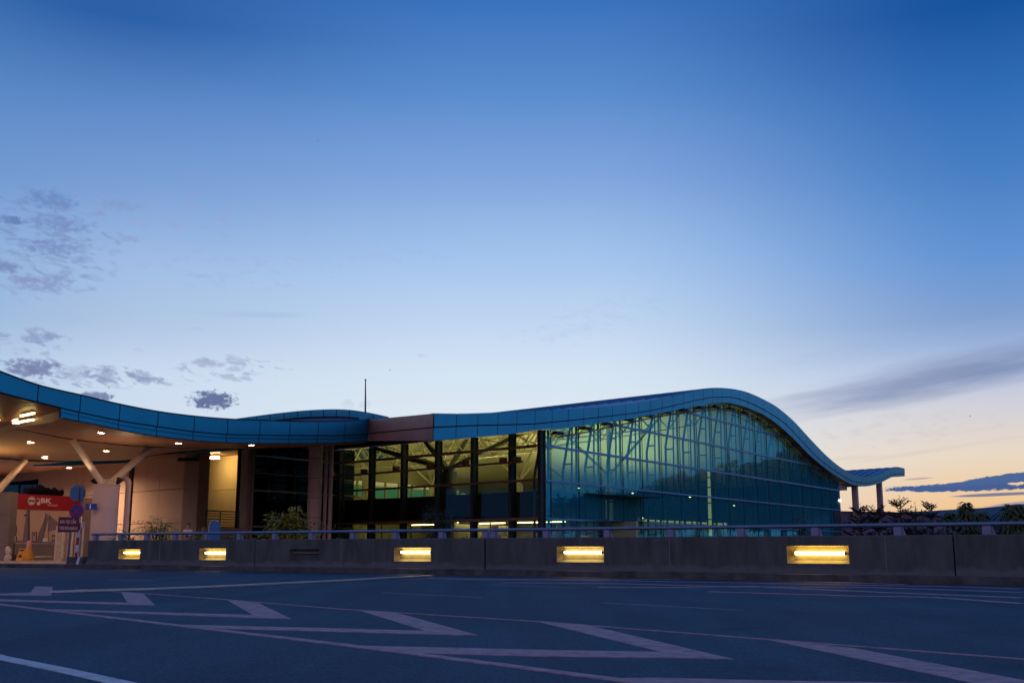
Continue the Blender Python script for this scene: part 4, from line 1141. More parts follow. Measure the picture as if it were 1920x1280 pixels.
# grey pier at the left
c0 = P(18, 1000, 53.6)
mb = MB('pier'); z1 = P(8, 922, 53.6).z
for a, b in ((PZ, 0.9), (0.915, 2.3), (2.315, z1)): mb.bb(c0.x - 1.6, c0.y - 0.1, a, c0.x, c0.y + 0.6, b)
tag(mb.build('stone_pier'), 'grey brown stone pier at the left end of the red hoarding', 'pier')
# dark bundle lying on the hoarding top
mb = MB('tarp'); n = 14
rows = []
for k in range(n+1):
    px = lerp(52, 119, k/n); r = 0.16 + 0.10*random.random() + (0.05 if 3 < k < 9 else 0)
    c = HP(px, 923.5 + 0.045*(px-18), -0.16) ; c.z = zt0 + r*0.75
    rows.append([c + hn*(r*math.cos(a)) + UP*(r*0.8*math.sin(a)*(1+0.25*random.random())) for a in [2*math.pi*j/9 for j in range(9)]])
mb.grid(rows, True, True); mb.face(rows[0]); mb.face(rows[-1][::-1])
tag(mb.build('tarpaulin_bundle'), 'rolled dark tarpaulin lying along the top of the red hoarding', 'tarpaulin')
# folding louvre screen
scr = thing('louvred_screen', 'folding screen of white louvred shutter panels standing behind the red sign', 'screen', P(130, 1049, 51.0))
px_edges = [(105,120,0.0,0.25),(120.5,126,0.25,0.0),(127,138.5,0.05,0.25),(142,157,0.3,0.05)]
for (a, b, o0, o1) in px_edges:
    Ys = 51.0
    pa = P(a, 1000, Ys - o0); pb_ = P(b, 1000, Ys - o1); pa.z = pb_.z = 0
    d = (pb_ - pa); L = d.length; d.normalize(); n = Vector((d.y, -d.x, 0))
    zt = P(120, 985, Ys).z; zb = PZ
    mb = MB('shutter')
    mb.bar(pa + d*0.04 + UP*zb, pa + d*0.04 + UP*zt, 0.08, 0.05, up=n); mb.bar(pb_ - d*0.04 + UP*zb, pb_ - d*0.04 + UP*zt, 0.08, 0.05, up=n)
    for z in (zb + 0.06, lerp(zb, zt, .5), zt - 0.05): mb.bar(pa + UP*z, pb_ + UP*z, 0.05, 0.10)
    z = zb + 0.14
    while z < zt - 0.1:
        c = (pa + pb_)/2 + UP*z; mb.box(c, d*(L/2 - 0.06), (n*0.030 - UP*0.030), (n*0.004 + UP*0.004)); z += 0.075
    mb.build('panel', scr)
# back board and lavender box on the wall
bb0 = P(157, 948, 57); bb1 = P(164, 1048, 57)
mb = MB('pier'); mb.bb(bb0.x - 0.05, 57, PZ, bb1.x + 0.05, 57.2, P(160, 933, 57).z); tag(mb.build('wall_board'), 'narrow dark board standing upright at the right end of the hoarding', 'board')
mb = MB('pier'); q = P(166, 1000, 53.4); mb.bb(q.x - 0.25, 53.3, PZ, q.x + 0.28, 53.7, P(165, 981, 53.4).z); tag(mb.build('stone_block'), 'low brown stone block at the foot of the thick canopy column', 'block')
mb = MB('purplebox'); q0_ = P(147.5, 978, 50.4); q1_ = P(157, 990, 50.4); mb.bb(q0_.x, 50.3, q1_.z, q1_.x, 50.5, q0_.z); mb.bb(q0_.x + 0.05, 50.28, q1_.z + 0.04, q0_.x + 0.10, 50.3, q1_.z + 0.1)
mb.mat('polegrey'); mb.bar(Vector(((q0_.x+q1_.x)/2, 50.45, PZ)), Vector(((q0_.x+q1_.x)/2, 50.45, q1_.z)), 0.06); tag(mb.build('meter_box'), 'small lavender meter box on a post right of the red text sign', 'box')

def on_pave(px, py): return G(px, py, PZ)
# caution board
c = on_pave(39.8, 1051.3); c.z = PZ
mb = MB('yellow'); hgt = P(40, 1028.5, c.y).z - PZ; w = 0.17
for s_ in (-1, 1):
    q = [c + Vector((-w, s_*0.22, 0)), c + Vector((w, s_*0.22, 0)), c + Vector((w*0.72, s_*0.02, hgt)), c + Vector((-w*0.72, s_*0.02, hgt))]
    mb.prism(q, (0, 0.02, 0))
mb.mat('black'); mb.box(c + Vector((0, -0.05, hgt*0.88)), (0.09, 0, 0), (0, 0.012, 0.0), (0, 0.0, 0.03))
mb.face([c + Vector((-0.09, -0.20, hgt*0.32)), c + Vector((0.09, -0.20, hgt*0.32)), c + Vector((0, -0.125, hgt*0.62))])
tag(mb.build('caution_board'), 'yellow folding caution floor board left of the tall cone', 'caution board')
# tall cone with pink cap
c = on_pave(52, 1051.3); c.z = PZ
mb = MB('yellow'); hgt = P(52, 1012.5, c.y).z - PZ
for z0, z1, r0, r1 in ((0, 0.06, 0.24, 0.24), (0.06, 0.10, 0.22, 0.205), (0.10, 0.30, 0.19, 0.17)):
    pts = [c + UP*z0, c + UP*z1]; mb.tube(pts, [r0*1.15, r1*1.15], 4 if z1 < 0.2 else 16)
mb.tube([c + UP*0.26, c + UP*hgt*0.72], [0.21, 0.10], 16); 
cone = mb
mb.mat('pinkplastic'); mb.tube([c + UP*hgt*0.70, c + UP*hgt*0.9, c + UP*hgt], [0.115, 0.105, 0.05], 14)
tag(mb.build('floor_cone'), 'tall yellow floor cone with a pink cap against the hoarding base', 'cone')
# white wrapped bundle
c = on_pave(13.5, 1051); mb = MB('plastic_white'); rows = []
for z, r in ((0, 0.13), (0.15, 0.16), (0.3, 0.12), (0.36, 0.07), (0.44, 0.13), (0.6, 0.13), (0.74, 0.09), (0.8, 0.02)):
    rows.append([c + Vector((r*math.cos(a)*(1+0.2*random.random()) + 0.03*math.sin(z*5), r*math.sin(a), z*0.85)) for a in [2*math.pi*j/10 for j in range(10)]])
mb.grid(rows, True, True); tag(mb.build('wrapped_bundle'), 'white plastic wrapped bundle tied at the middle beside the stone pier', 'bundle')
# dark folded stand
c = on_pave(24, 1050.5); mb = MB('black'); mb.tube([c, c + UP*0.85], 0.03, 6)
for a in (0.3, 2.4, 4.5): mb.tube([c + UP*0.35, c + Vector((0.28*math.cos(a), 0.2*math.sin(a), 0.0))], 0.025, 6)
mb.tube([c + UP*0.02, c + UP*0.18], [0.16, 0.10], 10); tag(mb.build('folded_stand'), 'dark folded stand with splayed feet between bundle and caution board', 'stand')
# white canister
c = on_pave(101.5, 1049.2); mb = MB('plastic_white'); mb.tube([c, c + UP*0.36, c + UP*0.42], [0.10, 0.10, 0.05], 12); mb.mat('signblue'); mb.tube([c + UP*0.42, c + UP*0.48], 0.05, 8); mb.tube([c + Vector((-0.09, 0, 0.02)), c + Vector((-0.09, 0, 0.38))], 0.03, 6)
tag(mb.build('canister'), 'small white canister with blue cap at the foot of the shutters', 'canister')
# long handled dustpan
c = on_pave(159.5, 1049.5); mb = MB('black'); mb.tube([c + UP*0.08, c + UP*0.72], 0.022, 6); mb.tube([c + UP*0.66, c + UP*0.74], 0.05, 8); mb.box(c + UP*0.10, (0.14, 0, 0), (0, 0.12, 0), (0, 0.02, 0.10))
tag(mb.build('dustpan'), 'dark long handled dustpan leaning by the parapet end', 'dustpan')

# ---- signs at the kerb
base = G(140, 1064, 0.0)
YS = base.y + 0.15
blkp = G(141, 1064.5, 0.004)
root = thing('road_sign', 'red ringed blue disc with red cross and a sign back on striped post', 'road sign', Vector((blkp.x, blkp.y, 0.0)))
pp0 = P(141.5, 1050, YS)
mb = MB('ringred'); 
zlo, zhi = 0.3, P(145, 912, YS).z
xb = pp0.x
nst = 10
for k in range(nst):
    mb.mat('ringred' if k % 2 == 0 else 'lettering')
    if k > 6: mb.mat('polegrey')
    z0_, z1_ = lerp(zlo, zhi, k/nst), lerp(zlo, zhi, (k+1)/nst); dx = 0.09
    mb.tube([Vector((xb + dx*k/nst, YS, z0_)), Vector((xb + dx*(k+1)/nst, YS, z1_))], 0.05, 10)
mb.build('post', root)
dc = P(145, 924, YS); rad = (P(160, 924, YS) - dc).length
mb = MB('signback'); mb.tube([dc + Vector((0, 0.03, 0)), dc + Vector((0, 0.045, 0))], rad, 36)
mb.mat('polegrey'); mb.box(dc + Vector((0.03, 0.0, -0.04)), (0.045, 0, 0), (0, 0.02, 0), (0, 0, rad*0.85)); mb.build('sign_back', root)
dc = P(145, 957.5, YS); rad = (P(158.7, 957.5, YS) - dc).length
mb = MB('signblue'); mb.tube([dc + Vector((0, -0.07, 0)), dc + Vector((0, -0.085, 0))], rad, 36)
mb.mat('ringred'); n = 36
o_ = [dc + Vector((rad*math.cos(2*math.pi*k/n), -0.088, rad*math.sin(2*math.pi*k/n))) for k in range(n+1)]
i_ = [dc + Vector((rad*.76*math.cos(2*math.pi*k/n), -0.088, rad*.76*math.sin(2*math.pi*k/n))) for k in range(n+1)]
mb.grid([o_, i_], smooth=False)
for a in (R(45), R(135)):
    dv = Vector((math.cos(a), 0, math.sin(a))); pv = Vector((-math.sin(a), 0, math.cos(a)))
    mb.box(dc + Vector((0, -0.088 - (0.002 if a > 1 else 0.0), 0)), dv*rad*0.8, pv*rad*0.10, Vector((0, 0.003, 0)))
mb.build('sign_disc', root)
root = thing('road_sign', 'dark red rectangular sign with two lines of white text on a grey post', 'road sign', Vector((P(127, 1060, YS).x, YS - 0.2, 0.0)))
a = P(110.3, 968.8, YS - 0.2); b = P(146.5, 997, YS - 0.2)
mb = MB('signred'); mb.bb(a.x, a.y - 0.012, b.z, b.x, a.y + 0.012, a.z)
tw_ = (P(142.5, 980, YS-.2) - P(113, 980, YS-.2)).length
text_into(mb, 'KHU VỰC CẤM', P(113, 980.4, YS - 0.2), (1, 0, -0.02), (0, 0, 1), 0.165, (0, -0.016, 0), 'lettering', width=tw_, bold=0.022)
text_into(mb, 'TAXI ĐÓN KHÁCH', P(111.5, 992.3, YS - 0.2), (1, 0, -0.02), (0, 0, 1), 0.165, (0, -0.016, 0), 'lettering', width=tw_*1.13, bold=0.022)
mb.build('sign_face', root)
mb = MB('polegrey'); pb_ = P(126.5, 1058, YS - 0.17); mb.tube([Vector((pb_.x, pb_.y, 0.01)), Vector((pb_.x + 0.02, pb_.y, a.z - 0.05))], 0.04, 10); mb.build('post', root)
# striped kerb block carrying the posts
blk0 = P(124, 1050, YS - 0.3); blk1 = P(155, 1050, YS - 0.3)
mb = MB('purplebox'); H = 0.40
nb = 6
for k in range(nb):
    mb.mat('concrete' if k < 3 else ('kerb' if k % 2 else 'lettering'))
    x0_, x1_ = lerp(blk0.x, blk1.x, k/nb), lerp(blk0.x, blk1.x, (k+1)/nb)
    mb.prism([Vector((x0_ - (0.05 if k > 2 else 0), YS - 0.3, 0.1)), Vector((x1_ - (0.05 if k > 1 else 0), YS - 0.3, 0.1)), Vector((x1_ - 0.03, YS - 0.24, H)), Vector((x0_ - 0.0, YS - 0.24, H))], (0, 0.5, 0))
mb.mat('kerb'); mb.bb(blk0.x - 0.22, YS - 0.42, 0.004, blk1.x - 0.15, YS + 0.2, 0.1)
tag(mb.build('concrete_block'), 'striped concrete block at the foot of the two road signs', 'concrete block')

# totem behind the parapet
q = P(401.5, 1000, 44.0); rad = (P(411, 990, 44) - P(392, 990, 44)).length/2
mb = MB('bluepanel'); zc = P(401, 985, 44).z
prof = [Vector((q.x - rad, 44, 0.15)), Vector((q.x + rad, 44, 0.15))] + [Vector((q.x + rad*math.cos(R(k*9)), 44, zc + rad*math.sin(R(k*9)))) for k in range(21)]
mb.prism(prof, (0, 0.10, 0)); mb.mat('cream')
n = 20
for k in range(9, n):
    a, b = R(k*9), R((k+1)*9); mb.bar(Vector((q.x + (rad+0.015)*math.cos(a), 44.05, zc + (rad+0.015)*math.sin(a))), Vector((q.x + (rad+0.015)*math.cos(b), 44.05, zc + (rad+0.015)*math.sin(b))), 0.13, 0.03)
mb.bar(Vector((q.x - rad - 0.015, 44.05, 0.15)), Vector((q.x - rad - 0.015, 44.05, zc)), 0.03, 0.13, up=(0, 1, 0))
tag(mb.build('totem_sign'), 'plain blue totem with rounded top and pale edge behind the parapet', 'totem sign')
# thin lit guard rail behind the parapet end
mb = MB('cream'); a = P(181, 999.5, 43.0); b = P(275, 1001, 43.5); mb.tube([a, b], 0.03, 8)
for f in (0.02, 0.5, 0.98):
    c = lerp(a, b, f); mb.tube([Vector((c.x, c.y, PZ)), c], 0.025, 6)
tag(mb.build('guard_rail'), 'thin pale guard rail behind the parapet below the thick column', 'guard rail')

# antenna on the roof
ab = P(685, 790, 103.5); at = P(685.3, 713, 103.5)
mb = MB('mullion'); mb.tube([Vector((ab.x, ab.y, 11.5)), lerp(ab, at, .5), at], [0.10, 0.075, 0.05], 8); mb.tube([at, at + UP*0.12], 0.085, 8)
mb.mat('fascia'); c = P(681, 781, 103.4); mb.bb(c.x - 0.35, c.y - 0.2, c.z - 1.0, c.x + 0.35, c.y + 0.2, c.z + 0.45)
tag(mb.build('antenna_mast'), 'thin dark antenna mast with small base box on the roof', 'antenna')

# ================================================================== FAR RIGHT BACKGROUND
Yw = 112.0
mb = MB('purplewall'); a = P(1572, 959, Yw); b = P(1700, 960, Yw); c = P(1790, 971, Yw + 3)
mb.prism([Vector((a.x - 1, Yw, 0)), Vector((b.x, Yw, 0)), Vector((c.x, Yw + 2, 0)), Vector((c.x, Yw+2, c.z)), Vector((b.x, Yw, b.z)), Vector((a.x - 1, Yw, a.z + 0.1))], (0, 0.5, 0))
tag(mb.build('boundary_wall'), 'plain mauve rendered wall below the curled roof tip', 'wall')
# distant hall with curved ribbed roof
hall = thing('distant_hall', 'distant hall with low curved blue ribbed roof beyond the young trees', 'building', P(1850, HY, 150))
Y1 = 150.0
ridge = [P(x, y, Y1 + 18) for x, y in ((1700,963),(1740,960.5),(1790,957.5),(1840,954.8),(1885,953),(1960,950.5),(2060,948.5),(2160,948))]
eave = [P(x - 45, y, Y1) for x, y in ((1700,1001),(1740,1001),(1790,1001),(1840,1001),(1885,1001),(1960,1001),(2060,1001),(2160,1001))]
mb = MB('roof')
fr_ = []
NR = 60
for k in range(NR+1):
    u = k/NR*(len(ridge)-1); i = min(int(u), len(ridge)-2); f = u - i
    r_, e_ = lerp(ridge[i], ridge[i+1], f), lerp(eave[i], eave[i+1], f)
    col_ = []
    for j in range(7):
        s_ = j/6; p = lerp(e_, r_, s_); p = p + UP*(1.2*math.sin(math.pi*s_*0.9)*(1-s_)); col_.append(p)
    fr_.append(col_)
mb.grid(fr_, smooth=True)
for k in range(0, NR+1):
    c_ = fr_[k]
    mb.mat('ribdark')
    for a, b in zip(c_, c_[1:]): mb.bar(a, b, 0.34, 0.5)
mb.build('roof', hall)
mb = MB('purplewall'); mb.grid([[Vector((e.x, e.y + 0.6, 0)) for e in eave], [Vector((e.x, e.y + 0.6, e.z - 0.1)) for e in eave]], smooth=False); mb.build('wall', hall)
# hills
mb = MB('hill'); hp = [(1560,968),(1640,961),(1700,959),(1760,956.5),(1800,954.5),(1850,951),(1880,948),(1905,944.5),(1935,944),(1970,947),(2050,940),(2200,950),(2400,958)]
tp = [P(x, y, 1000) for x, y in hp]; mb.grid([[Vector((p.x*0.96, 930, -1)) for p in tp], tp, [Vector((p.x*1.05, 1100, -1)) for p in tp]])
tag(mb.build('hills'), kind='structure')

# ================================================================== PLANTS
def leafquad(mb, c, d, n, L, W, droop=0.25):
    d = d.normalized(); s_ = d.cross(n)
    if s_.length < 1e-3: s_ = Vector((1, 0, 0))
    s_.normalize(); nn = s_.cross(d)
    p1 = c + d*(L*0.5) + s_*(W*0.5) - nn*(W*0.12); p2 = c + d*(L*0.5) - s_*(W*0.5) - nn*(W*0.12); m_ = c + d*(L*0.5) + nn*0.0
    tip = c + d*L - UP*(droop*L)
    mb.face([c, p1, tip, m_]); mb.face([c, m_, tip, p2])
def rv():
    while True:
        v = Vector((random.uniform(-1,1), random.uniform(-1,1), random.uniform(-1,1)))
        if 0.05 < v.length < 1: return v.normalized()
def shrub(name, label, cat, px, Y, z0, h, w, n, L, W, leaf, group=None, lean=0):
    b = P(px, 1010, Y); b.z = z0
    root = thing(name, label, cat, b, group)
    st = MB('bark'); lf = MB(leaf)
    cl = []
    for k in range(9):
        a = random.uniform(0, 6.28); r = w*0.5*random.uniform(0.2, 0.72); zz = z0 + h*random.uniform(0.35, 0.85)
        q = Vector((b.x + r*math.cos(a), b.y + r*math.sin(a)*0.7, zz)); cl.append(q)
        st.tube([b, lerp(b, q, 0.5) + UP*0.1*h, q], [0.035, 0.025, 0.012], 5)
    st.build('stems', root)
    for k in range(n):
        d = rv(); rr = random.random()**0.45
        if random.random() < 0.72:
            bump = 1 + 0.14*math.sin(5*d.x + 3*d.y + px) + 0.10*math.sin(7*d.z + 4*d.x)
            c = Vector((b.x, b.y, z0 + h*0.52)) + Vector((d.x*w*0.5, d.y*w*0.45, d.z*h*0.46))*rr*bump
        else:
            c = random.choice(cl) + d*random.uniform(0.03, w*0.2)
        c.z = max(c.z, z0 + 0.03); d = (d + rv()*0.5); d.z -= 0.25
        leafquad(lf, c, d, UP + rv()*0.5, L*random.uniform(0.7, 1.25), W*random.uniform(0.8, 1.2), random.uniform(0.1, 0.5))
    lf.build('foliage', root); return root
shrub('leafy_shrub', 'big round leafy shrub behind the parapet in front of the black glass', 'shrub', 540, 41.5, 0.15, 1.98, 1.72, 2800, 0.20, 0.11, 'leaf')
shrub('low_shrub', 'low sprawling shrub between the totem and the big leafy shrub', 'shrub', 480, 42.5, 0.15, 1.25, 1.2, 200, 0.20, 0.09, 'leafmid')
shrub('low_shrub', 'low dark leafy shrub at the foot of the slim clad column', 'shrub', 588, 42, 0.15, 1.55, 0.8, 130, 0.20, 0.10, 'leafmid')
def fronds(name, label, cat, px, Y, z0, stems, n, L, leaf, group=None):
    b = P(px, 1010, Y); b.z = z0; root = thing(name, label, cat, b, group); st = MB('bark'); lf = MB(leaf)
    for (dx, ytop, sp_) in stems:
        top = P(px + dx, ytop, Y); st.tube([b, lerp(b, top, 0.6) + Vector((0.04, 0, 0)), top], [0.035, 0.025, 0.012], 5)
        for k in range(n):
            a = random.uniform(0, 6.28); el = random.uniform(-0.5, 0.9)
            d = Vector((math.cos(a)*math.cos(el), math.sin(a)*math.cos(el), math.sin(el)))
            c = lerp(b, top, random.uniform(0.62, 1.0)); 
            LL = L*sp_*random.uniform(0.6, 1.2); prev = c
            for s_ in range(1, 5):
                q = c + d*(LL*s_/4) - UP*(0.16*LL*(s_/4)**2*2)
                for sg in (-1, 1):
                    sd = d.cross(UP); sd.normalize()
                    leafquad(lf, lerp(prev, q, 0.5), (d*0.7 + sd*sg*0.7 - UP*0.1), UP, LL*0.36, LL*0.075, 0.25)
                prev = q
            leafquad(lf, prev, d - UP*0.3, UP, LL*0.3, LL*0.08, 0.2)
    st.build('stems', root); lf.build('foliage', root); return root
fronds('palm_plant', 'feathery palm like plant left of the person behind the parapet', 'plant', 291, 42.5, 0.15, [(-8, 978, 1.0), (12, 974, 0.9), (2, 984, 1.1), (20, 980, 0.8)], 22, 0.74, 'leaf2')
# low planting (nobody could count the leaves) between parapet and pavement
lf = MB('leafmid')
for k in range(2600):
    px = random.uniform(205, 470) if random.random() < 0.72 else random.uniform(470, 640); Y = random.uniform(40.9, 43.5)
    if abs(px-401) < 14: continue
    b = P(px, 1015, Y); top = 1.10 + 0.22*math.sin(px*0.09) + 0.10*math.sin(px*0.31)
    b.z = random.uniform(0.5, max(0.6, top if px < 470 else top - 0.18)); d = rv(); d.z = abs(d.z)*0.6
    leafquad(lf, b, d, UP, random.uniform(0.12, 0.24), random.uniform(0.05, 0.09), 0.3)
tag(lf.build('ground_cover'), 'low green ground cover along the back of the parapet', 'ground cover', kind='stuff')
def pompom(name, label, px, Y, ytop, w, n, leaf='leafdark'):
    b = P(px, 1010, Y); b.z = 0.15; top = P(px, ytop, Y); root = thing(name, label, 'tree', b); st = MB('bark'); lf = MB(leaf)
    st.tube([b, lerp(b, top, .5) + Vector((0.03, 0, 0)), top], [0.05, 0.035, 0.015], 6); st.build('trunk', root)
    cl = [(Vector((top.x + random.uniform(-w, w)*0.5, top.y + random.uniform(-w, w)*0.4, lerp(top.z, 1.0, random.random()**1.3))), w*random.uniform(0.22, 0.4)) for k in range(11)]
    for k in range(n):
        c, r = random.choice(cl); d = rv(); leafquad(lf, c + d*r*random.uniform(0.4, 1), d - UP*0.3, UP, 0.20, 0.03, 0.4)
    lf.build('crown', root)
pompom('casuarina_tree', 'small fluffy tree in front of the dark hall window band', 821, 46.0, 958, 0.85, 900)
pompom('conifer', 'thin dark conifer before the blue glass right of the hall corner', 1131, 40.0, 975, 0.35, 350)
shrub('low_shrub', 'little dark shrub in front of the hall lobby windows', 'shrub', 880, 42, 0.15, 1.15, 0.7, 120, 0.16, 0.06, 'leafdark')
shrub('low_shrub', 'dark low shrub under the handrail before the ringed lit post', 'shrub', 1305, 36, 0.15, 1.12, 1.0, 160, 0.18, 0.07, 'leafdark')
shrub('low_shrub', 'faint low shrub right of the ringed post, under the handrail', 'shrub', 1375, 36, 0.15, 1.05, 0.7, 90, 0.2, 0.06, 'leafdark')
fronds('drooping_plant', 'dark drooping plant before the far end of the blue glass', 'plant', 1502, 33, 0.15, [(-8, 968, 0.9), (4, 972, 1.0), (0, 985, 1.0)], 14, 0.50, 'leafdark')
# layered young trees
def layered(px, Y, ytop, w, label):
    b = P(px, 1010, Y); b.z = 0.1; top = P(px, ytop, Y); root = thing('layered_tree', label, 'tree', b, 'young layered trees right of the hall'); st = MB('bark'); lf = MB('leafdark')
    st.tube([b, lerp(b, top, .5) + Vector((0.02, 0, 0)), top], [0.045, 0.03, 0.008], 6)
    H = top.z - 0.45; z = 0.5; lev = 0
    while z < top.z - 0.02:
        f = (z - 0.45)/H; L = w*(1.0 - 0.70*f)*random.uniform(0.95, 1.15); nb = random.choice((7, 8, 9))
        for k in range(nb):
            a = lev*0.7 + 2*math.pi*k/nb + random.uniform(-.2, .2); rise = 0.30 + 0.45*f
            d = Vector((math.cos(a), math.sin(a), rise + random.uniform(-.12, .12))); o_ = Vector((b.x, b.y, z + random.uniform(-.05, .05))); q = o_ + d*L*random.uniform(0.6, 1.1)
            st.tube([o_, lerp(o_, q, .5) - UP*0.02, q], [0.014, 0.010, 0.005], 4, caps=False)
            m_ = max(6, int(L/0.038))
            for j in range(m_):
                c = lerp(o_, q, 0.18 + 0.82*j/m_); sd = Vector((-math.sin(a), math.cos(a), 0))
                for sg in (-1, 1): leafquad(lf, c, d*0.6 + sd*sg*0.8 + UP*0.05 + rv()*0.25, UP + rv()*0.5, 0.135, 0.036, 0.05)
        z += random.uniform(0.19, 0.29); lev += 1
    leafquad(lf, top, UP, Vector((1, 0, 0)), 0.12, 0.04, 0)
    st.build('trunk', root); lf.build('foliage', root)
layered(1613, 28.5, 950, 0.62, 'leftmost young tree with tiered branches, beside the first end pillar')
layered(1645, 27.6, 943, 0.62, 'young tree with tiered branches in front of the second end pillar')
layered(1687, 28.0, 935, 0.66, 'tallest young tree with tiered branches, standing before the orange sky')
layered(1716, 27.2, 948, 0.55, 'young tree with tiered branches just right of the tallest tiered one')
layered(1747, 28.4, 951, 0.55, 'rightmost young tree with tiered branches, before the distant ribbed roof')
def climber(px, Y, ytop, w, label, n):
    b = P(px, 1010, Y); b.z = 0.1; top = P(px, ytop, Y); root = thing('broadleaf_sapling', label, 'tree', b, 'broadleaf saplings at the right'); st = MB('bark'); lf = MB('leafsap')
    st.tube([b, lerp(b, top, .5) + Vector((0.05, 0, 0)), top], [0.05, 0.03, 0.01], 6)
    for k in range(int(n*1.8)):
        f = random.random()**0.8; r = w*(1.0 - 0.85*f**1.3)*math.sqrt(random.random()); a = random.uniform(0, 6.28)
        c = Vector((b.x + r*math.cos(a), b.y + r*math.sin(a), lerp(0.4, top.z, f))); d = Vector((math.cos(a), math.sin(a), random.uniform(-0.8, 0.3)))
        leafquad(lf, c, d, UP + rv()*0.4, random.uniform(0.10, 0.19), random.uniform(0.04, 0.075), 0.5)
    for k in range(8):
        f = random.uniform(.3, .9); a = random.uniform(0, 6.28); c = lerp(b, top, f); st.tube([c, c + Vector((math.cos(a)*w*.6*(1-f), math.sin(a)*w*.6*(1-f), 0.15))], [0.014, 0.006], 4)
    st.build('trunk', root); lf.build('foliage', root)
climber(1786, 25.5, 961, 0.33, 'short sparse sapling left of the tall slender sapling', 190)
climber(1815, 24.5, 941, 0.36, 'tall slender broadleaf sapling with a pointed top', 340)
climber(1845, 25.0, 958, 0.42, 'medium broadleaf sapling between the slender one and the dense one', 240)
climber(1905, 24.0, 945, 0.62, 'dense broadleaf sapling at the right edge of the photo', 800)
climber(1955, 24.4, 950, 0.5, 'dense broadleaf sapling just beyond the right edge', 500)

# trees across the road to the right: seen mirrored in the blue glass
def refl(px, py, s_):
    p = PL(px, py, P0, nout); d = ray(px, py).normalized(); r = d - nout*2*d.dot(nout); return p + r*s_
proto = None
spots = [(1180, 915, 95), (1240, 905, 95), (1300, 888, 95), (1345, 884, 95), (1385, 880, 95), (1432, 853, 95), (1462, 851, 95), (1492, 859, 95), (1525, 868, 95), (1555, 872, 95), (1080, 925, 95), (1130, 920, 95)]
def crown_tree(loc, h, label):
    root = thing('roadside_tree', label, 'tree', loc, 'trees across the road mirrored in the blue glass'); st = MB('bark'); lf = MB('treeleaf')
    top = loc + UP*h*0.8; st.tube([loc, lerp(loc, top, .5) + Vector((0.2, 0, 0)), top], [0.35, 0.22, 0.06], 8)
    for k in range(6):
        a = k*1.05; q = loc + Vector((math.cos(a)*h*.28, math.sin(a)*h*.28, h*random.uniform(.55, .85))); st.tube([lerp(loc, top, .45), q], [0.14, 0.04], 5)
    st.build('trunk', root)
    cl = [(loc + Vector((random.uniform(-.36, .36)*h, random.uniform(-.36, .36)*h, h*random.uniform(.38, .92))), h*random.uniform(.08, .16)) for k in range(24)]
    for k in range(4200):
        c, r = random.choice(cl); d = rv(); leafquad(lf, c + d*r*random.uniform(.2, 1), d, UP + rv()*0.6, 0.75, 0.5, 0.2)
    lf.build('crown', root); return root
for i, (px, py, s_) in enumerate(spots):
    q = refl(px, py, s_); h = max(3.0, q.z); q.z = 0.0
    if proto is None:
        proto = crown_tree(Vector((q.x, q.y, 0)), 10.0, 'dark roadside tree mirrored in the blue curtain wall glass'); PH = 10.0; pr_ch = list(proto.children); r_ = proto
    else:
        r_ = proto.copy(); COL.objects.link(r_); r_.location = (q.x, q.y, 0)
        for ch in pr_ch:
            c = ch.copy(); COL.objects.link(c); c.parent = r_
    r_.scale = (h/PH,)*3; r_.rotation_euler = (0, 0, i*1.3)
    r_['label'] = 'dark roadside tree mirrored in the blue curtain wall glass'

# ================================================================== PERSON behind the planting
pb_ = P(352, 1000, 50.0); pb_.z = PZ
pers = thing('person', 'person in a pink and white shirt with a red bag, behind the low planting', 'person', pb_)
hz = P(352, 980.5, 50.0).z; S = (hz - PZ)/1.72
def body_part(name, chains, m, parent, sub=2):
    bm_v = []; e = []; rad = []
    for ch in chains:
        prev = None
        for (x, y, z, r) in ch:
            idx = None
            for i, v in enumerate(bm_v):
                if (Vector(v) - Vector((x, y, z))).length < 1e-4: idx = i
            if idx is None: idx = len(bm_v); bm_v.append((x, y, z)); rad.append(r)
            if prev is not None: e.append((prev, idx))
            prev = idx
    me = bpy.data.meshes.new(name); me.from_pydata([(a*S, b*S, c*S) for a, b, c in bm_v], e, [])
    o = bpy.data.objects.new(name, me); COL.objects.link(o)
    sk = o.modifiers.new('skin', 'SKIN'); sk.use_smooth_shade = True
    for i, sv in enumerate(me.skin_vertices[0].data): sv.radius = (rad[i]*S, rad[i]*S*0.8); sv.use_root = (i == 0)
    ss = o.modifiers.new('sub', 'SUBSURF'); ss.levels = sub; ss.render_levels = sub
    dgx = bpy.context.evaluated_depsgraph_get(); me2 = bpy.data.meshes.new_from_object(o.evaluated_get(dgx)); bpy.data.objects.remove(o)
    me2.materials.clear(); me2.materials.append(M[m])
    for p in me2.polygons: p.use_smooth = True
    o2 = bpy.data.objects.new(name, me2); COL.objects.link(o2); o2.parent = parent; ORG[o2.name] = ORG[parent.name]; return o2
pel = (0, 0, 0.95, 0.14)
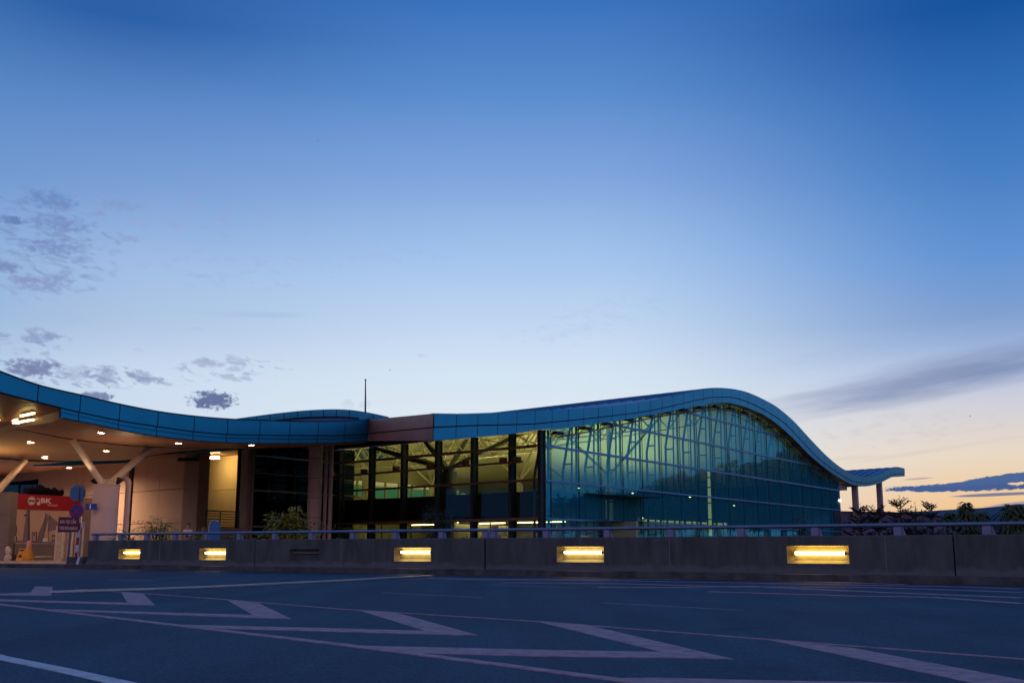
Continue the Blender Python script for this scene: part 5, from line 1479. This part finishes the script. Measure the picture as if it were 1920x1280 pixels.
body_part('body', [[pel, (0, 0.0, 1.15, 0.13), (0, 0.0, 1.36, 0.15), (0, 0.0, 1.48, 0.055), (0, -0.01, 1.57, 0.075), (0, -0.01, 1.66, 0.075)],
    [(0, 0.0, 1.36, 0.15), (0.17, 0, 1.38, 0.06), (0.22, 0.02, 1.12, 0.045), (0.22, -0.06, 0.88, 0.033), (0.22, -0.08, 0.79, 0.025)],
    [(0, 0.0, 1.36, 0.15), (-0.17, 0, 1.38, 0.06), (-0.22, 0.02, 1.12, 0.045), (-0.22, -0.06, 0.88, 0.033), (-0.22, -0.08, 0.79, 0.025)],
    [pel, (0.09, 0, 0.86, 0.09), (0.10, -0.02, 0.48, 0.06), (0.10, 0.02, 0.08, 0.04), (0.10, -0.12, 0.03, 0.035)],
    [pel, (-0.09, 0, 0.86, 0.09), (-0.10, -0.02, 0.48, 0.06), (-0.10, 0.02, 0.08, 0.04), (-0.10, -0.12, 0.03, 0.035)]], 'skin', pers)
body_part('shirt', [[(0, 0, 0.93, 0.155), (0, 0.0, 1.15, 0.15), (0, 0.0, 1.35, 0.17), (0, 0.0, 1.43, 0.08)], [(0, 0.0, 1.35, 0.17), (0.17, 0, 1.375, 0.08), (0.21, 0.015, 1.2, 0.07)], [(0, 0.0, 1.35, 0.17), (-0.17, 0, 1.375, 0.08), (-0.21, 0.015, 1.2, 0.07)]], 'shirt', pers)
body_part('trousers', [[(0, 0, 0.97, 0.15), (0.09, 0, 0.86, 0.105), (0.10, -0.02, 0.48, 0.08), (0.10, 0.02, 0.1, 0.06)], [(0, 0, 0.97, 0.15), (-0.09, 0, 0.86, 0.105), (-0.10, -0.02, 0.48, 0.08), (-0.10, 0.02, 0.1, 0.06)]], 'trousers', pers)
body_part('hair', [[(0, 0.03, 1.60, 0.08), (0, 0.015, 1.68, 0.085), (0, 0.0, 1.72, 0.05)]], 'hair', pers)
body_part('bag', [[(0, -0.18, 1.05, 0.09), (0, -0.20, 1.2, 0.10), (0, -0.18, 1.33, 0.07)]], 'backpack', pers)

# birds on the evening sky
for px, py, Y, lab in ((204, 727, 160, 'tiny dark bird just above the left canopy edge'), (596, 264, 120, 'tiny dark bird high in the open sky'), (1819, 780, 160, 'tiny dark bird low over the right horizon'), (731, 694, 150, 'tiny dark bird near the antenna mast')):
    c = P(px, py, Y); mb = MB('black'); w = 0.30 if Y > 130 else 0.15
    mb.tube([c + Vector((-w*.4, 0, 0)), c, c + Vector((w*.45, 0, 0.02))], [0.01, w*.14, 0.01], 6)
    for sg in (-1, 1): mb.face([c + Vector((-w*.15, 0, 0.01)), c + Vector((w*.2, 0, 0.01)), c + Vector((-w*.1 , sg*w*.9, w*.35))])
    tag(mb.build('bird'), lab, 'bird', 'birds in the sky')

# ================================================================== SKY
wd = bpy.data.worlds.new('World'); sc.world = wd; wd.use_nodes = True
nt = wd.node_tree; nt.nodes.clear()
NN = nt.nodes.new; LK = nt.links.new
def val(x):
    return x
def math_(op, a, b=None, c=None, clamp=False):
    n = NN('ShaderNodeMath'); n.operation = op; n.use_clamp = clamp
    for i, x in enumerate((a, b, c)):
        if x is None: continue
        if isinstance(x, (int, float)): n.inputs[i].default_value = x
        else: LK(x, n.inputs[i])
    return n.outputs[0]
def smooth(x, a, b):
    n = NN('ShaderNodeMapRange'); n.interpolation_type = 'SMOOTHSTEP'; n.clamp = True
    LK(x, n.inputs['Value']); n.inputs['From Min'].default_value = a; n.inputs['From Max'].default_value = b
    return n.outputs['Result']
def mixc(f, a, b):
    n = NN('ShaderNodeMix'); n.data_type = 'RGBA'; n.clamp_factor = True
    if isinstance(f, (int, float)): n.inputs['Factor'].default_value = f
    else: LK(f, n.inputs['Factor'])
    for nm, x in (('A', a), ('B', b)):
        if isinstance(x, tuple): n.inputs[nm].default_value = x
        else: LK(x, n.inputs[nm])
    return n.outputs['Result']
tc = NN('ShaderNodeTexCoord'); sx = NN('ShaderNodeSeparateXYZ'); LK(tc.outputs['Generated'], sx.inputs[0])
DEG = 180/math.pi
el = math_('MULTIPLY', math_('ARCSINE', sx.outputs['Z']), DEG)
az = math_('MULTIPLY', math_('ARCTAN2', sx.outputs['X'], sx.outputs['Y']), DEG)
def pel_(py): 
    return math.degrees(PIT + math.atan((640 - py)/F))
def ang(px, py):
    d = ray(px, py).normalized(); return math.degrees(math.atan2(d.x, d.y)), math.degrees(math.asin(d.z))
def pl_(px):
    return lambda py: ang(px, py)[1]
def ramp(stops):
    n = NN('ShaderNodeValToRGB'); f = math_('DIVIDE', el, 90.0, clamp=True); LK(f, n.inputs[0])
    cr = n.color_ramp; cr.interpolation = 'EASE' if False else 'LINEAR'
    st = sorted(stops)
    while len(cr.elements) < len(st): cr.elements.new(0.5)
    for e, (a, c) in zip(cr.elements, st): e.position = max(0, min(1, a/90)); e.color = c
    return n.outputs[0]
SKY = {
 'L': [(0, (215,215,225)), (3, (214,222,236)), (7, (203,218,238)), (pl_(60)(690), (200,217,239)), (pl_(60)(600), (174,196,226)), (pl_(60)(480), (158,187,227)), (pl_(60)(340), (124,160,213)), (pl_(60)(180), (94,138,200)), (pl_(60)(0), (38,92,164)), (40, (62,108,172)), (60, (76,108,168)), (90, (80,110,168))],
 'C': [(0, (232,226,220)), (3, (228,230,234)), (pel_(790), (222,232,240)), (pel_(700), (212,228,243)), (pel_(600), (190,213,241)), (pel_(480), (162,195,236)), (pel_(340), (130,166,222)), (pel_(180), (90,140,206)), (pel_(0), (56,114,187)), (40, (62,108,172)), (60, (76,108,168)), (90, (80,110,168))],
 'R': [(0, (232,170,105)), (pl_(1860)(985), (238,184,122)), (pl_(1860)(930), (238,200,152)), (pl_(1860)(850), (231,215,195)), (pl_(1860)(760), (208,208,218)), (pl_(1860)(690), (176,193,224)), (pl_(1860)(600), (128,160,208)), (pl_(1860)(480), (98,147,211)), (pl_(1860)(320), (70,127,196)), (pl_(1860)(160), (46,107,180)), (pl_(1860)(0), (20,82,157)), (40, (46,96,162)), (60, (76,108,168)), (90, (80,110,168))],
 'S': [(0, (122,170,200)), (5, (118,170,208)), (12, (98,154,208)), (25, (72,122,186)), (40, (66,108,170)), (60, (76,108,168)), (90, (80,110,168))],
 'B': [(0, (130,106,122)), (4, (184,142,152)), (10, (194,156,170)), (18, (156,146,178)), (30, (104,122,172)), (45, (82,110,168)), (90, (80,110,168))],
}
for k in SKY: SKY[k] = ramp([(a, srgb(*c)) for a, c in SKY[k]])
azL, azR = ang(60, 500)[0], ang(1880, 500)[0]
base = mixc(smooth(az, azL, -1.0), SKY['L'], SKY['C'])
base = mixc(smooth(az, 3.0, azR + 0.5), base, SKY['R'])
aaz = math_('ABSOLUTE', math_('SUBTRACT', az, 5.0))
base = mixc(smooth(aaz, 23.0, 46.0), base, SKY['S'])
base = mixc(smooth(aaz, 85.0, 135.0), base, SKY['B'])
# cloud noise in direction space
cb = NN('ShaderNodeCombineXYZ'); LK(math_('MULTIPLY', az, 0.75), cb.inputs[0]); LK(math_('MULTIPLY', el, 1.0), cb.inputs[1])
nz = NN('ShaderNodeTexNoise'); nz.inputs['Scale'].default_value = 4.2; nz.inputs['Detail'].default_value = 8; nz.inputs['Roughness'].default_value = 0.54; nz.inputs['Distortion'].default_value = 0.35
LK(cb.outputs[0], nz.inputs['Vector']); cn = math_('SUBTRACT', nz.outputs['Fac'], 0.5)
cb2 = NN('ShaderNodeCombineXYZ'); LK(math_('MULTIPLY', az, 0.12), cb2.inputs[0]); LK(math_('ADD', math_('MULTIPLY', el, 1.0), math_('MULTIPLY', az, -0.12)), cb2.inputs[1])
nz2 = NN('ShaderNodeTexNoise'); nz2.inputs['Scale'].default_value = 1.6; nz2.inputs['Detail'].default_value = 6; nz2.inputs['Roughness'].default_value = 0.55
LK(cb2.outputs[0], nz2.inputs['Vector']); cn2 = math_('SUBTRACT', nz2.outputs['Fac'], 0.5)
nz3 = NN('ShaderNodeTexNoise'); nz3.inputs['Scale'].default_value = 1.0; nz3.inputs['Detail'].default_value = 9; nz3.inputs['Roughness'].default_value = 0.52; nz3.inputs['Distortion'].default_value = 0.5
cb3 = NN('ShaderNodeCombineXYZ'); LK(math_('MULTIPLY', az, 1.15), cb3.inputs[0]); LK(math_('ADD', math_('MULTIPLY', el, 2.9), math_('MULTIPLY', az, 0.35)), cb3.inputs[1])
LK(cb3.outputs[0], nz3.inputs['Vector'])
def field(colin, px, py, rx, ry, slope, strength, col, lo=0.50, hi=0.66):
    a0, e0 = ang(px, py); ra = rx/F*DEG; re = ry/F*DEG
    da = math_('SUBTRACT', az, a0); de = math_('SUBTRACT', el, e0)
    if slope: de = math_('SUBTRACT', de, math_('MULTIPLY', da, slope))
    q = math_('ADD', math_('POWER', math_('DIVIDE', da, ra), 2.0), math_('POWER', math_('DIVIDE', de, re), 2.0))
    fall = smooth(math_('SUBTRACT', 1.0, q), 0.0, 0.9)
    n_ = smooth(math_('ADD', nz3.outputs['Fac'], math_('MULTIPLY', math_('SUBTRACT', fall, 1.0), 0.22)), lo, hi)
    return mixc(math_('MULTIPLY', math_('MULTIPLY', n_, fall), strength), colin, srgb(*col))
def cloud(colin, px, py, rx, ry, slope, strength, col, streak=False, amp=2.2, soft=0.55):
    a0, e0 = ang(px, py); ra = rx/F*DEG; re = ry/F*DEG
    da = math_('SUBTRACT', az, a0); de = math_('SUBTRACT', el, e0)
    if slope: de = math_('SUBTRACT', de, math_('MULTIPLY', da, slope))
    q = math_('ADD', math_('POWER', math_('DIVIDE', da, ra), 2.0), math_('POWER', math_('DIVIDE', de, re), 2.0))
    m = math_('ADD', math_('SUBTRACT', 1.0, q), math_('MULTIPLY', cn2 if streak else cn, amp))
    m = smooth(m, 0.0, soft*2)
    m = math_('MULTIPLY', m, strength)
    return mixc(m, colin, srgb(*col))
CL = [ # broad veils first
 (1760,712,250,22,0.15,0.75,(122,141,182),True,1.2,0.7),
 (1800,700,430,46,0.16,1.0,(118,137,178),True,1.1,0.8), (1600,735,260,26,0.14,0.45,(170,178,208),True,1.4,0.9),
 (1700,640,300,26,0.15,0.25,(150,176,220),True,1.8,0.8), (1850,770,160,10,0.12,0.25,(205,205,215),True,1.6,0.8),
 (1600,858,62,5,0.06,0.45,(214,190,182),True,1.2,0.8), (1760,842,190,6,0.13,0.40,(205,190,188),True,1.6,0.8), (1830,805,150,5,0.1,0.25,(205,196,200),True,1.6,0.8),
 (480,590,130,9,0.02,0.5,(160,180,218),True,1.6,0.8), (1080,620,100,10,0.2,0.2,(170,192,228),True,1.6,0.8),
 # high mottled group on the left
 (95,375,55,20,-0.05,0.62,(98,126,184),False,3.0,0.6), (24,413,28,8,0,0.75,(92,116,174),False,2.7,0.5), (105,420,60,18,0,0.62,(112,132,186),False,3.0,0.6),
 (95,462,70,17,0.05,0.68,(114,132,186),False,3.0,0.6), (15,500,26,12,0,0.75,(118,132,184),False,2.7,0.5), (75,531,58,17,0.05,0.72,(130,146,194),False,3.0,0.6),
 (240,447,32,8,0,0.55,(136,150,198),False,2.4,0.7), (225,385,50,13,0,0.5,(124,146,198),False,2.6,0.8), (300,352,30,6,0,0.2,(140,160,210),False,2.4,0.8), (375,517,32,5,0,0.40,(146,166,208),False,2.0,0.7), (690,482,55,9,0,0.22,(158,182,226),False,2.6,0.8),
 # low puffs
 (62,690,50,18,0,0.85,(112,124,166),False,2.7,0.42), (142,700,36,18,0.1,0.55,(150,164,198),False,2.6,0.6), (200,700,22,13,0,0.65,(140,152,188),False,2.7,0.5), (262,703,24,11,0,0.60,(140,152,188),False,2.7,0.5),
 (76,633,40,10,0.12,0.65,(132,148,190),False,2.7,0.5), (388,680,28,11,-0.05,0.60,(150,162,196),False,2.7,0.5), (440,691,20,8,0.1,0.5,(158,170,202),False,2.7,0.5), (400,750,48,19,0.03,0.95,(90,106,150),False,3.2,0.40), (180,742,34,9,0,0.85,(100,114,160),False,3.2,0.40),
 (652,757,14,11,0,0.4,(186,198,218),False,2.7,0.5), (684,758,14,9,0,0.35,(190,200,218),False,2.7,0.5), (792,666,12,4,0,0.5,(180,194,218),False,3.2,0.5), (258,655,12,5,0,0.4,(176,190,218),False,3.2,0.5), (370,616,13,4,0,0.4,(170,188,220),False,3.2,0.5),
 # dark bank at the right
 (1800,914,140,7,0.0,1.0,(58,92,146),False,2.0,0.22), (1850,904,110,4.5,0.05,1.0,(62,98,150),False,1.5,0.2), (1890,894,75,6,0.10,1.0,(66,100,150),False,1.5,0.2), (1880,926,90,3.4,0.03,0.9,(96,112,150),True,0.8,0.3), (1722,897,30,2.2,0.05,0.6,(150,140,150),True,0.6,0.4), (1905,945,60,5,0.1,0.7,(110,135,180),True,1.0,0.4),
]
FL = [(80,450,190,130,0,0.62,(118,140,186),0.44,0.68), (60,520,150,60,0,0.55,(140,158,198),0.44,0.68), (330,400,320,70,0,0.30,(150,160,205),0.50,0.66),
      (420,500,360,60,0,0.28,(158,174,214),0.50,0.66), (150,700,260,34,0,0.70,(126,138,180),0.46,0.60), (430,690,160,36,0,0.55,(146,158,194),0.48,0.62), (700,480,220,30,0,0.25,(158,178,222),0.48,0.66), (50,640,110,36,0.1,0.6,(136,150,192),0.48,0.62),
      (1120,600,260,60,0.2,0.16,(160,182,220),0.46,0.66), (1700,800,260,50,0.1,0.22,(196,186,194),0.46,0.66)]
for c in FL: base = field(base, *c)
for c in CL: base = cloud(base, *c)
# below the horizon: dim ground tone
base = mixc(smooth(el, -0.4, -3.0) if False else smooth(math_('MULTIPLY', el, -1.0), 0.3, 4.0), base, srgb(60, 66, 90))
sk = NN('ShaderNodeTexSky'); sk.sky_type = 'NISHITA'; sk.sun_disc = False; sk.sun_elevation = R(0.5); sk.sun_rotation = R(24); sk.altitude = 10
adds = NN('ShaderNodeMix'); adds.data_type = 'RGBA'; adds.blend_type = 'ADD'; adds.inputs['Factor'].default_value = 0.0012
LK(base, adds.inputs['A']); LK(sk.outputs[0], adds.inputs['B'])
bg = NN('ShaderNodeBackground'); LK(adds.outputs['Result'], bg.inputs['Color']); bg.inputs['Strength'].default_value = 1.0
ow = NN('ShaderNodeOutputWorld'); LK(bg.outputs[0], ow.inputs['Surface'])
wd.cycles.sampling_method = 'MANUAL'; wd.cycles.sample_map_resolution = 1024

sl_ = bpy.data.lights.new('sun', 'SUN'); sl_.energy = 0.006; sl_.angle = R(10); sl_.color = (1.0, 0.62, 0.35)
so = bpy.data.objects.new('sun', sl_); COL.objects.link(so)
sd = Vector((math.sin(R(24))*math.cos(R(0.5)), math.cos(R(24))*math.cos(R(0.5)), math.sin(R(0.5))))
so.rotation_euler = sd.to_track_quat('Z', 'Y').to_euler(); so.location = (60, 80, 60)

# ================================================================== CAMERA and output
cd = bpy.data.cameras.new('camera'); cam = bpy.data.objects.new('camera', cd); COL.objects.link(cam)
cam.location = CAM; cam.rotation_euler = (math.pi/2 + PIT, 0, 0)
cd.sensor_width = 36; cd.sensor_fit = 'HORIZONTAL'; cd.lens = 36*F/1920; cd.clip_end = 4000
sc.camera = cam
vs = sc.view_settings; vs.view_transform = 'Standard'; vs.look = 'None'; vs.exposure = 0; vs.gamma = 1
sc.render.engine = 'CYCLES'
cy = sc.cycles; cy.max_bounces = 8; cy.diffuse_bounces = 3; cy.glossy_bounces = 4; cy.transparent_max_bounces = 16; cy.transmission_bounces = 4
cy.use_denoising = True; cy.caustics_reflective = False; cy.caustics_refractive = False; cy.sample_clamp_indirect = 4.0
try: cy.denoiser = 'OPENIMAGEDENOISE'
except Exception: pass
